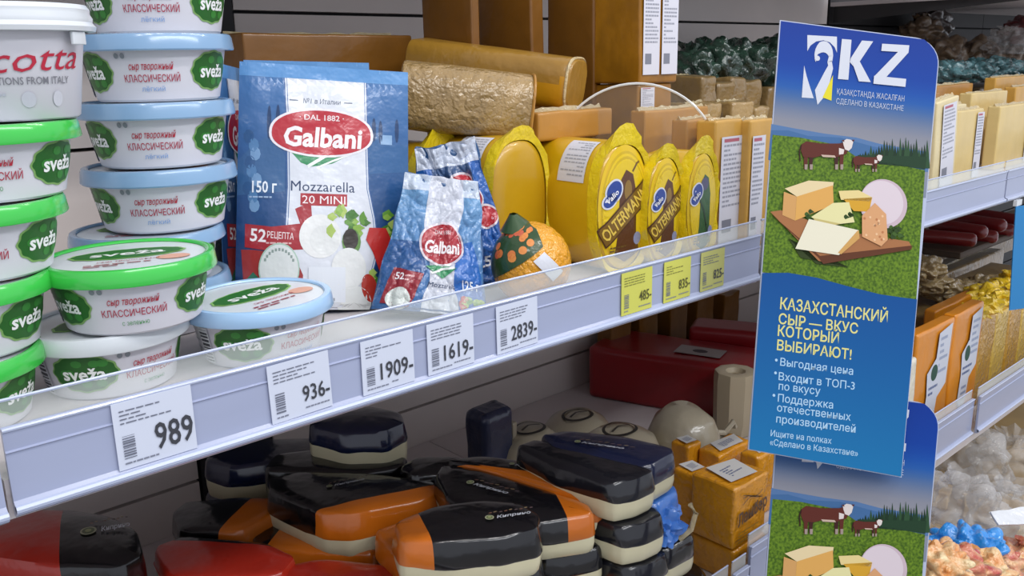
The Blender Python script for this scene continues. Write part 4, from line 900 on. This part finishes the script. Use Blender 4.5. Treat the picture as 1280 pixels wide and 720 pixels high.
# heaps of flat vacuum packs at the back of the upper shelf
SUPB = .30
def fill_under(label, x, y, w_, d, ztop, seed, z0=S1, m=None):
    return block(label, x, y, z0, w_, d, ztop - z0, m or BAGP, seed=seed, wob=.006, fold=False, r=.01)
rr = random.Random(4)
W2 = ['nearest the tall labelled block', 'second from the tall labelled block', 'third from the tall labelled block', 'beside the large sign edge']
for i, (px, py, wd, hgt_, rot) in enumerate(((868, 108, .062, .05, .12), (896, 112, .062, .045, -.1), (925, 108, .066, .05, .06), (950, 112, .066, .05, -.06))):
    q = PY(px, py + 12, .48)
    block('beige vacuum pack in the back heap, ' + W2[i], q.x, .46 + .02 * i, q.z - .02, wd, .14, hgt_ + .01, BAGP, rot=rot, seed=60 + i, wob=.006, fold=True, r=.008)
    fill_under('beige vacuum pack below in the back heap, ' + W2[i], q.x + .004, .48 + .02 * i, .054, .12, q.z - .022, 65 + i)
for i, (px, py) in enumerate(((872, 132), (905, 130), (935, 135))):
    q = PY(px, py + 8, .36)
    block('light beige vacuum pack in front of the back heap, %s' % ['left', 'middle', 'right'][i], q.x, .34, q.z - .02, .062, .09, .035, M('light_beige_pack', 'a98a55', .3, coat=.6, bump=1.6, bscale=35, var=.3, ridged=True), rot=(-1) ** i * .15, seed=70 + i, wob=.005, r=.006)
    fill_under('beige pack supporting the %s light beige pack' % ['left', 'middle', 'right'][i], q.x + .004, .352, .054, .08, q.z - .021, 74 + i)
for i, (px, py) in enumerate(((862, 92), (885, 78), (905, 86), (928, 82), (948, 88), (968, 74))):
    q = PY(px, py, .62); bag('dark green bag of cheese on the back heap, ' + ['first from the tall block', 'second from the tall block', 'third from the tall block', 'fourth from the tall block', 'fifth from the tall block', 'half behind the large sign'][i], px, py, .62, .042, .07, .055, BAGD, 80 + i, tie=(i % 2 == 0), amp=.3)
    if i % 2 == 0: fill_under('dark box under the %s dark green bag' % ['first', '', 'third', '', 'fifth'][i], q.x - .04, .56, .10, .15, q.z - .042, 90 + i, m=BAGP)
# bags behind the right bay blocks
for i, (px, py, Y, m, s, nm) in enumerate(((1185, 92, .46, BAGT, .06, 'teal'), (1215, 92, .44, BAGT, .06, 'teal'), (1245, 88, .42, BAGT, .06, 'teal'), (1270, 90, .42, BAGT, .06, 'teal'),
        (1180, 70, .60, BAGB, .10, 'brown'), (1222, 74, .56, BAGB, .10, 'brown'), (1150, 45, .70, BAGB, .09, 'brown'), (1258, 78, .52, BAGB, .09, 'brown'))):
    bag('crinkled %s bag behind the pale cheese blocks, %s' % (nm, ['nearest the sign', 'second from the sign', 'third from the sign', 'at the frame edge', 'lying low near the sign', 'in the middle', 'standing highest by the sign corner', 'at the frame edge'][i]), px, py, Y, s * 1.0, .06, s * .62, m, 100 + i, amp=.3, tie=(i in (6, 1)))
for i, px in enumerate((1170, 1210, 1250, 1290, 1335)):
    q = PY(px, 100, .50); fill_under('brown carton under the crinkled bags, %s from the sign' % ['first', 'second', 'third', 'fourth', 'fifth'][i], q.x - .05, .44, .15, .3, q.z - .02, 110 + i, m=BAGB)
bag('clear shiny bag with a pale fill at the top right', 1258, 55, .46, .07, .06, .045, CLR, 120, amp=.3)
bag('dark red bag at the top right frame edge', 1276, 42, .50, .085, .06, .05, BAGR, 121, amp=.25, tie=False)
bag('grey brown folded bag standing above the large sign corner', 1165, 30, .72, .10, .04, .06, M('grey_brown_bag', '4b403c', .3, coat=.4, bump=1.5, bscale=30), 122, amp=.5, tie=False)
# under the upper right shelf: beige packs, sausages
S2R = S2
for i, (px, yt, wd, Y) in enumerate(((1150, 300, .5, .62), (1165, 322, .5, .52), (1172, 345, .42, .42))):
    q = PY(px, yt + 10, Y)
    block('long beige vacuum pack in the right lower bay, %s layer' % ['highest', 'middle', 'lowest visible'][i], q.x - .1, Y, q.z - .055, wd * 1.6, .09, .075, BAGP, rot=(.04, -.03, .02)[i], seed=130 + i, wob=.010, r=.012)
    fill_under('carton under the %s long beige pack' % ['highest', 'middle', 'lowest'][i], q.x - .08, Y + .005, wd * 1.5, .08, q.z - .058, 135 + i, z0=S2R)
for i, (px, py) in enumerate(((1150, 335), (1160, 352), (1178, 362), (1200, 366), (1228, 358))):
    bag('pale beige wrapped cheese piece above the orange packs, %s from the sign' % ['first', 'second', 'third', 'fourth', 'fifth'][i], px, py, .30 - .01 * i, .055, .05, .032, M('pale_beige_wrap', 'a08b63', .25, coat=.7, bump=2, bscale=45, ridged=True), 140 + i, cat='cheese', name='wrapped_cheese', amp=.35, tie=False)
q0 = PY(1150, 375, .30); fill_under('carton under the pale beige wrapped pieces', q0.x - .05, .22, .75, .15, q0.z - .022, 146, z0=S2R)
for i, (px, py, dx) in enumerate(((1215, 300, .0), (1228, 290, .0), (1242, 296, 0), (1252, 282, 0), (1264, 288, 0), (1275, 276, 0), (1285, 284, 0))):
    q = PY(px, py, .33)
    t = thing('red_sausage', 'dark red sausage end under the right rail, %s from the left' % ['first', 'second', 'third', 'fourth', 'fifth', 'sixth', 'seventh'][i], 'sausage', (q.x, .33, q.z), (0, 0, .2 * (-1) ** i))
    bm = loft([[(.021 * k * math.cos(a), y, .021 * k * math.sin(a)) for a in [2 * PI * j / 20 for j in range(20)]] for y, k in ((-.006, .4), (-.003, .75), (.006, 1), (.17, 1))])
    obj('sausage_casing', bm, M('dark_red_casing', '7c1c20', .3, coat=.5, bump=.5), t); obj('cut_end', lathe([(0, 0), (.008, 0)], 14), M('pale_pink_end', '9c5a50', .5), t).rotation_euler = (PI / 2, 0, 0)
    t.children[-1].location = (0, -.0065, 0)
block('long grey carton carrying the red sausages', PY(1205, 300, .33).x, .335, PY(1215, 312, .33).z - .02, .9, .16, .02, M('grey_carton', '5a4c40', .6), seed=3, wob=0, fold=False)
# orange packs of the right lower bay
ORP = M('orange_pack_film', 'dc8a1c', .28, coat=.5, bump=.6, bscale=22, var=.12)
def opack(label, pe, yt, yb, pr_, pl, Y, seed, lab=True, m=ORP, tilt=0, dm=.2):
    ym = (yt + yb) / 2; a = PY(pe, ym, Y); zt = PY(pe, yt, Y).z; sx = PY(pr_, ym, Y).x - a.x; sy = max(.03, min(dm, PX(pl, ym, a.x).y - Y)); sz = zt - S2R
    t = thing('orange_cheese_pack', label, 'cheese', (a.x, Y, S2R + .001), (tilt, 0, 0)); obj('cheese_body', rbox(sx, sy, sz, .007, .003, seed, 5), m, t)
    if lab:
        p = Print(); w_ = sx
        p.poly([(w_ * .30, sz * .20), (w_ * .42, sz * .08), (w_ * .58, sz * .12), (w_ * .64, sz * .36), (w_ * .86, sz * .45), (w_ * .90, sz * .97), (w_ * .55, sz * .93), (w_ * .52, sz * .72), (w_ * .30, sz * .62), (w_ * .34, sz * .42)], 'c9cdd8', 1)
        p.ell(w_ * .50, sz * .60, w_ * .09, sz * .07, '1f4a3c', 2); p.lines(w_ * .38, sz * .40, w_ * .70, sz * .50, 2, '5a6a90', 2, seed=seed); p.lines(w_ * .60, sz * .56, w_ * .84, sz * .90, 6, '9aa4bc', 2, seed=seed); p.lines(w_ * .40, sz * .16, w_ * .58, sz * .32, 3, '8a94b0', 2, seed=seed + 2)
        p.build('paper_label', lambda u, v, o: Vector((u, -.0032 - o, v)), t)
    return t
opack('large orange cheese pack with a shaped white label beside the large sign', 1143, 422, 520, 1186, 1128, .05, 1)
opack('second orange cheese pack with a shaped white label', 1189, 398, 510, 1222, 1178, .05, 2)
opack('orange cheese pack lying behind the two labelled ones', 1165, 392, 500, 1225, 1150, .16, 3, lab=False)
opack('white cheese pack between the large sign and the first orange pack', 1122, 460, 525, 1143, 1110, .025, 4, lab=False, m=M('white_wrapped_cheese', 'dcd6c4', .3, coat=.6, bump=1, bscale=40), dm=.06)
YP = M('yellow_tan_pack', 'c9983c', .25, coat=.6, bump=1.8, bscale=45, var=.3, ridged=True); YB = M('yellow_crumpled_film', 'e6c22c', .22, coat=.7, bump=2, bscale=50, ridged=True)
for i, (pe, pr_, yt) in enumerate(((1222, 1240, 405), (1241, 1256, 396), (1257, 1272, 388), (1273, 1290, 378), (1291, 1310, 370))):
    o = opack('tan cheese pack with a yellow crumpled top, %s right of the orange packs' % ['first', 'second', 'third', 'fourth', 'fifth'][i], pe, yt, 480, pr_, pe - 6, .05, 5 + i, lab=False, m=YP if i % 2 == 0 else M('yellow_tan_pack_b', 'd3ae4e', .25, coat=.6, bump=1.8, bscale=45, var=.2, ridged=True), dm=.12)
    sx = o.children[0].dimensions.x; z_ = PY(pe, yt, .05).z - S2R
    bm = blob(.035, .03, .020, 150 + i, .5, 3, 3, True, amp2=.3)
    for v in bm.verts: v.co += Vector((.03, .03, z_ - .006))
    obj('crumpled_top', bm, YB, o)
for i, (px, py) in enumerate(((1236, 372), (1262, 360), (1285, 352))):
    bag('yellow crumpled film bag above the tan packs, %s' % ['left', 'middle', 'at the frame edge'][i], px, py, .14, .06, .05, .035, YB, 160 + i, amp=.4, tie=(i == 1), zb=None)
q0 = PY(1225, 400, .19); fill_under('tan pack under the yellow film bags', q0.x + .02, .13, .42, .12, PY(1262, 384, .14).z, 166, z0=S2R, m=YP)
# ------------------------------------------------------------------ bottom right: clear bags on the bottom deck
for i, (px, py, Y, sx, sy, sz, rot) in enumerate(((1212, 580, .05, .085, .08, .085, .2), (1262, 590, .02, .085, .08, .09, -.3), (1200, 645, -.11, .085, .07, .07, .5), (1258, 655, -.15, .085, .07, .07, .1))):
    bag('large crumpled clear bag on the bottom deck, %s' % ['under the orange packs', 'highest at the frame edge', 'beside the lower blue sign', 'with a white strap at the frame edge'][i], px, py, Y, sx, sy, sz, CLR, 170 + i, rot, amp=.35, sub=5)
for i, (px, py, Y, rx, wd, hh) in enumerate(((1190, 590, .10, .5, .10, .03), (1225, 575, .12, -.3, .12, .03), (1255, 575, .08, .2, .10, .04), (1195, 620, .02, .3, .09, .04), (1235, 635, -.04, -.5, .10, .03), (1260, 640, -.08, .4, .11, .03), (1185, 675, -.10, .1, .09, .04), (1225, 668, -.12, -.2, .10, .025), (1275, 600, .0, .6, .1, .03), (1215, 552, .22, .1, .14, .05), (1262, 548, .2, -.1, .14, .05))):
    q = PY(px, py, Y); block('beige cheese slab inside the clear bags, %s' % ['upper left', 'upper middle', 'upper right', 'left of centre', 'centre', 'right of centre', 'lower left beside the sign', 'lower middle', 'at the frame edge', 'under the rail left', 'under the rail right'][i], q.x - wd / 2, Y, q.z - hh / 2, wd, .07, hh, TRAY, rot=rx, tilt=(.3 * rx, .2), seed=180 + i, wob=.004, name='cheese_slab', fold=False)
bag('crumpled bright blue wrapper at the bottom right', 1213, 690, -.20, .055, .05, .035, M('bright_blue_film', '1f7fd0', .2, coat=.7, bump=2, bscale=40, ridged=True, col2='2f95e0'), 190, amp=.5, name='blue_wrapper', cat='wrapper', tie=False)
bag('small blue wrapper corner beside the lower blue sign', 1163, 692, -.16, .022, .02, .02, M('bright_blue_film'), 191, amp=.4, name='blue_wrapper', cat='wrapper', tie=False)
mx = M('mixed_orange_snack', 'd8863a', .3, coat=.5, bump=2, bscale=60, col2='e8d0a0', vscale=40)
for i, (px, py) in enumerate(((1172, 708), (1195, 716), (1222, 715), (1245, 708), (1268, 712), (1282, 700))):
    bag('bag of orange and red snack cheese at the bottom edge, %s from the lower sign' % ['first', 'second', 'third', 'fourth', 'fifth', 'sixth'][i], px, py, -.24, .045, .04, .028, mx if i % 2 == 0 else M('mixed_red_snack', 'b8403a', .3, coat=.5, bump=2, bscale=60, col2='e0b080', vscale=45), 192 + i, amp=.45, tie=(i in (2, 5)))
q = PY(1240, 655, -.20); block('white strap of film lying over the clear bags at the bottom right', q.x, -.21, q.z, .12, .03, .004, M('white_film_strap', 'd8dade', .25, coat=.6, bump=1.5, bscale=40), rot=-.5, tilt=(.5, .1), name='film_strap', cat='film', wob=.006, fold=False, r=.001, seed=3)
t = fill_under('carton of cheese under the clear bags on the bottom deck', PY(1170, 700, .02).x - .10, -.26, 1.2, .66, -1.03, 200, z0=S3, m=TRAY)
# ================================================================== the printed signs
GRASS = M('printed_grass', '38560f', .55, col2='67861f', vscale=330, var=.3, spec=.25)
SKYB = lambda a: tuple(a)
def sign(label, dpix, depth, seed=0):
    cs = [(975, 25), (1176, 51), (935, 562), (1127, 597)]
    tl, tr, bl_, br = [PD(x, y + dpix, depth) for x, y in cs]
    o0 = (tl + tr + bl_ + br) / 4; n = ((tr - tl).cross(tl - bl_)).normalized(); n = n if n.dot(CAMP - o0) > 0 else -n
    def S(u, v, off=0): return tl.lerp(tr, u).lerp(bl_.lerp(br, u), v) - o0 + n * off      # u from the left, v from the top
    def uv(px, py):
        u = .5; v = .5
        for _ in range(12):
            tx, ty = 975 + 201 * u, 25 + 26 * u; bx, by = 935 + 192 * u, 562 + 35 * u; v = (py - ty) / (by - ty); lx, rx = 975 - 40 * v, 1176 - 49 * v; u = (px - lx) / (rx - lx)
        return u, v
    t = thing('shelf_sign', label, 'sign', o0); A = .36            # A: width over height for round things
    R_ = .155; out = [(0, 0), (1 - R_, 0)]
    for k in range(1, 9): a = k / 9 * PI / 2; out.append((1 - R_ + R_ * math.sin(a), R_ * A - R_ * A * math.cos(a)))
    out += [(1, R_ * A), (1, 1), (0, 1)]
    bm = bmesh.new(); f = [bm.verts.new(S(u, v, 0)) for u, v in out]; b = [bm.verts.new(S(u, v, -.0025)) for u, v in out]; N = len(out)
    bm.faces.new(f[::-1]); bm.faces.new(b)
    for i in range(N): bm.faces.new((f[i], f[(i + 1) % N], b[(i + 1) % N], b[i]))
    obj('sign_board', bm, M('sign_edge_white', 'aeb6cc', .4), t, False)
    p = Print(); Print.EPS = .00012
    g = .006; inn = [(min(max(u, g), 1 - g), min(max(v, g * A), 1 - g * A)) for u, v in out]; 
    inn = [(u - (.006 if 1 - R_ < u < .995 else 0), v + (.002 if 1 - R_ < u < .995 else 0)) for u, v in inn]
    def grad(u, v):
        st = [(0, (0, .19, .54)), (.10, (0, .23, .58)), (.145, (.08, .32, .63)), (.185, (.33, .42, .57)), (.22, (.50, .51, .56)), (.27, (.55, .55, .58)), (.40, (.45, .50, .60)), (1, (.3, .4, .5))]
        for (a, c0), (b_, c1) in zip(st, st[1:]):
            if v <= b_: k = (v - a) / (b_ - a); return tuple(x + (y - x) * max(0, k) for x, y in zip(c0, c1))
        return st[-1][1]
    ys = [R_ * A * k / 5 for k in range(5)] + [R_ * A + (.36 - R_ * A) * k / 16 for k in range(17)]
    def xr(v): 
        if v >= R_ * A: return 1 - g
        q = 1 - v / (R_ * A); return 1 - R_ + R_ * math.sqrt(max(0, 1 - q * q)) - g
    vs = []; 
    for v in ys: vs += [(g, max(v, g * A)), (xr(max(v, .004)), max(v, g * A))]
    p.raw(vs, [(2 * i, 2 * i + 1, 2 * i + 3, 2 * i + 2) for i in range(len(ys) - 1)], grad, 1)
    U = lambda L_: [uv(x, y) for x, y in L_]
    p.poly(U([(964, 155), (990, 160), (1030, 167), (1070, 172), (1100, 180), (1160, 190), (1160, 215), (960, 200)]), '52739f', 2)
    p.poly(U([(964, 163), (985, 163), (1010, 170), (1050, 172), (1090, 183), (1150, 195), (1150, 215), (960, 200)]), '3f6694', 3)
    r = random.Random(3)
    for k in range(26):           # fir wood at the right
        x = 1075 + k * 3.35; hgt = r.uniform(24, 38) * (.40 + .60 * min(1, k / 12)); y = 200 + (x - 1075) * .09 + 3
        p.poly(U([(x - 3.4, y), (x - 2, y - hgt * .5), (x, y - hgt), (x + 2, y - hgt * .5), (x + 3.4, y)]), r.choice(['1d3a24', '2a4a2e', '16301e']), 4 + k % 3)
    p.poly(U([(1072, 194), (1158, 196), (1156, 212), (1110, 204), (1070, 202)]), '1d3a24', 7)
    # the two cows
    bro, wh = '5a261c', 'd6ccc6'
    def cow(cx, cy, s):
        q = lambda L_: U([(cx + x * s, cy + y * s) for x, y in L_])
        p.poly(q([(-36, -9), (-30, -13), (-10, -10), (14, -10), (22, -12), (28, -6), (24, 4), (12, 8), (-8, 6), (-20, 9), (-34, 8), (-37, 0)]), bro, 14)
        for x in (-33, -26, 8, 15): p.poly(q([(x, 2), (x + 6, 2), (x + 4, 24 if x != -26 else 22), (x, 24)]), '3c1a16' if x in (-26, 8) else bro, 13)
        for x in (-32, -25, 9, 16): p.poly(q([(x, 18), (x + 4, 18), (x + 3.5, 25), (x, 25)]), '9a8a80', 14)
        p.poly(q([(-10, 5), (8, 6), (10, 9), (-8, 8)]), 'c0a898', 15)
        p.poly(q([(19, -13), (24, -16), (30, -15), (33, -12), (31, -4), (27, 0), (22, -2), (20, -8)]), wh, 16); p.poly(q([(17, -14), (21, -15), (21, -12)]), bro, 17); p.poly(q([(31, -15), (35, -15), (33, -12)]), bro, 17); p.poly(q([(14, -4), (21, -2), (20, 4), (14, 5)]), wh, 15)
        p.stroke(q([(-36, -8), (-39, 0), (-38, 14)]), .008, '30140f', 12)
    cow(1035, 189, .93); cow(1085, 202, .52)
    # cheese board
    def P_(L_, c, l): p.poly(U(L_), c, l)
    P_([(962, 265), (975, 263), (1045, 288), (1135, 302), (1139, 310), (1030, 328), (1022, 326)], 'a06a42', 20); P_([(962, 267), (1022, 322), (1028, 330), (1138, 312), (1139, 307), (1024, 320)], '5c321c', 21)
    P_([(985, 298), (1020, 330), (1060, 334), (1000, 322)], '2e3c14', 12)
    P_([(980, 236), (1010, 226), (1041, 228), (1040, 236), (995, 246)], 'dcc89c', 22); P_([(979, 240), (995, 246), (993, 276), (977, 269)], 'c9985c', 22); P_([(995, 246), (1040, 232), (1041, 256), (993, 276)], 'd4a054', 23)
    P_([(1047, 239), (1072, 238), (1089, 247), (1086, 252), (1050, 250)], 'ddc88a', 24); P_([(1053, 249), (1089, 247), (1085, 265), (1066, 264)], 'cc9a2c', 24)
    u_, v_ = uv(1103, 255); p.ell(u_, v_, .150, .056, 'c2aeb6', 22, n=36); p.ell(u_ - .01, v_ - .002, .135, .050, 'd2c4ca', 23, n=36)
    P_([(1012, 272), (1040, 254), (1060, 253), (1067, 278), (1050, 280)], 'dbd49c', 26); P_([(1012, 272), (1050, 280), (1030, 284)], 'c0b070', 26)
    P_([(1010, 274), (1072, 288), (1073, 298), (1047, 319), (993, 311)], 'e0dac2', 28); P_([(1072, 288), (1073, 298), (1050, 318), (1046, 316), (1070, 289)], 'c89a58', 29)
    P_([(1076, 270), (1092, 254), (1106, 268), (1108, 300), (1100, 308), (1076, 296)], 'cf9a6c', 30)
    for k in range(16): x, y = r.uniform(1079, 1104), r.uniform(270, 300); a_, b_ = uv(x, y); p.ell(a_, b_, .008, .003, r.choice(['b4764c', 'e2b88e']), 31, n=7)
    for k in range(26): x, y = r.choice([(1010, 267), (1065, 272), (1118, 290), (1100, 292)]); a_, b_ = uv(x + r.uniform(-9, 9), y + r.uniform(-7, 7)); p.ell(a_, b_, .018, .005, r.choice(['3d5a22', '2c441a']), 25 if k % 2 else 27, n=7, wav=.3, wn=4)
    # KZ mark: white ram's-horn ornament in a tall box, a yellow sliver, the letters
    wht = 'c9ccd6'
    P_([(1009, 44), (1046, 46), (1046, 66), (1043, 59), (1037, 53), (1029, 50.5), (1020, 52), (1013, 57), (1009, 64)], wht, 3)
    curl = []
    for k in range(15): a = PI * 1.15 - k / 14 * PI * 1.35; curl.append((1029 + 9.5 * math.cos(a), 70 - 11.5 * math.sin(a)))
    p.stroke(U(curl + [(1038, 84), (1034, 96), (1028, 110), (1020, 122)]), [.014, .016, .018, .020, .022] + [.026] * 10 + [.032, .042, .050, .04], wht, 4)
    a_, b_ = uv(1021.5, 73); p.ell(a_, b_, .016, .006, wht, 5, n=16)
    P_([(1005, 82), (1002, 122), (1017, 123), (1012, 108), (1008, 95)], wht, 3)
    P_([(1041, 94), (1028, 122), (1039, 126)], 'd8cc28', 5)
    def T(s, px, py, wpx, hpx, col, bold=.0, sl=.12, layer=6, left=False, shear=-.07):
        vs, fs, tw, th = text_mesh(s, 0, bold); sy = hpx / .7; sx = wpx / tw; o = []
        for x, y in vs:
            X_ = x * sx + (wpx / 2 if left else 0); Y_ = y * sy - hpx / 2; o.append(uv(px + X_ - Y_ * shear * -1 * -1, py - Y_ + X_ * sl))
        p.raw(o, fs, col, layer)
    kzn = [6]
    def kz(L_): kzn[0] += 1; P_(L_, wht, kzn[0])
    kz([(1052, 49), (1064, 50), (1060, 100), (1047, 99)]); kz([(1063, 73), (1077, 51), (1091, 52), (1073, 79), (1067, 84), (1062, 78)]); kz([(1064, 76), (1072, 73), (1088, 103), (1073, 102)])
    kz([(1102, 55), (1136, 57), (1135, 66), (1101, 64)]); kz([(1122, 65), (1135, 66), (1106, 98), (1092, 96)]); kz([(1092, 95), (1132, 99), (1131, 109), (1091, 105)])
    T('ҚАЗАҚСТАНДА ЖАСАЛҒАН', 1088, 119, 84, 7, 'b8c0d4', .0, .11); T('СДЕЛАНО В КАЗАХСТАНЕ', 1087, 131, 84, 6.5, 'b8c0d4', .0, .11)
    p.build('printed_artwork', lambda u, v, o: S(u, v, .0002 + o), t, M('sign_print', attr=True, rough=.55, spec=.25), maxedge=None)
    # meadow as its own printed sheet of grass tones, blue lower field
    for nm, L_, m_, off in (('printed_meadow', [(962, 168), (1000, 172), (1050, 182), (1080, 203), (1110, 203), (1156, 213), (1145, 376), (1125, 374), (1080, 364), (1020, 348), (951, 340)], GRASS, .0006),):
        bm = bmesh.new(); pts = U(L_); pts = [(min(max(a_, g), 1 - g), b_) for a_, b_ in pts]; vs = [bm.verts.new(S(a_, b_, off)) for a_, b_ in pts]
        for tri in tessellate_polygon([[Vector((a_, b_, 0)) for a_, b_ in pts]]): bm.faces.new([vs[i] for i in tri])
        obj(nm, bm, m_, t, False)
    p = Print()
    def gb(u, v): k = (v - .6) / .4; return (.01 + .06 * k, .29 + .14 * k, .55 + .09 * k)
    top_ = [(g, uv(951, 341)[1])] + [uv(x, y) for x, y in ((985, 341), (1020, 347), (1060, 358), (1100, 368), (1128, 372))] + [(1 - g, uv(1144, 374)[1])]
    vs = []
    for k in range(7):
        for a_, b_ in top_: vs.append((a_, b_ + (1 - g * A - b_) * k / 6))
    nn = len(top_); p.raw(vs, [(k * nn + i, k * nn + i + 1, (k + 1) * nn + i + 1, (k + 1) * nn + i) for k in range(6) for i in range(nn - 1)], gb, 7)
    ylw, pal = 'd5d084', 'a9cbe4'
    def TL(s, px, py, h, wpx, col, b=.0): T(s, px, py, wpx, h, col, b, .13, 9, left=True)
    TL('КАЗАХСТАНСКИЙ', 975, 379, 14, 134, ylw, .014); TL('СЫР — ВКУС', 973, 398, 12.5, 99, ylw, .014); TL('КОТОРЫЙ', 972, 413, 13, 76, ylw, .014); TL('ВЫБИРАЮТ!', 971, 431, 12.5, 93, ylw, .014)
    for s, x, y, w_ in (('Выгодная цена', 975, 452, 91), ('Входит в ТОП-3', 973, 470, 95), ('по вкусу', 973, 482, 52), ('Поддержка', 972, 497, 69), ('отечественных', 971, 509, 92), ('производителей', 970, 523, 99)): TL(s, x, y, 9.5, w_, pal, .006)
    for x, y in ((970, 450), (969, 466), (967, 494)): a_, b_ = uv(x, y); p.ell(a_, b_, .009, .0034, pal, 9, n=10)
    TL('Ищите на полках', 963, 541, 7.5, 76, pal, .006); TL('«Сделано в Казахстане»', 962, 552, 7.5, 110, pal, .006)
    p.build('printed_slogan', lambda u, v, o: S(u, v, .0002 + o), t, M('sign_print'), maxedge=None)
    Print.EPS = .00022
    # hinge clip holding the board to the rail
    q = S(.25, .42, -.004) ; bm = bmesh.new(); add_box(bm, q + Vector((-.006, 0, -.01)), q + Vector((.006, .035, .01))); obj('rail_clip', bm, M('clear_rim'), t, False)
    return t
sign('tall blue sign with KZ lettering, cows and a cheese board, the whole upper one', 0, 1.06)
sign('lower tall blue sign with the same cows, partly hidden under the upper sign', 455, 1.085)
a = PY(1270, 258, -.012); t = thing('blue_shelf_card', 'narrow blue card hanging from the right rail at the frame edge', 'sign', a)
bm = bmesh.new(); u2 = PY(1262, 388, -.012) - a; w2 = Vector((.07, -.03, 0))
f = [bm.verts.new(v) for v in (Vector((0, 0, 0)), w2, w2 + u2, u2)]; b = [bm.verts.new(v.co + Vector((.001, .002, 0))) for v in f]
bm.faces.new(f); bm.faces.new(b[::-1]); 
for i in range(4): bm.faces.new((f[i], b[i], b[(i + 1) % 4], f[(i + 1) % 4]))
obj('card', bm, M('mid_blue_card', '2f86c4', .4), t, False); bm = bmesh.new(); add_box(bm, (0, -.001, .0), (.03, .006, .012)); obj('card_clip', bm, M('clear_rim'), t, False)
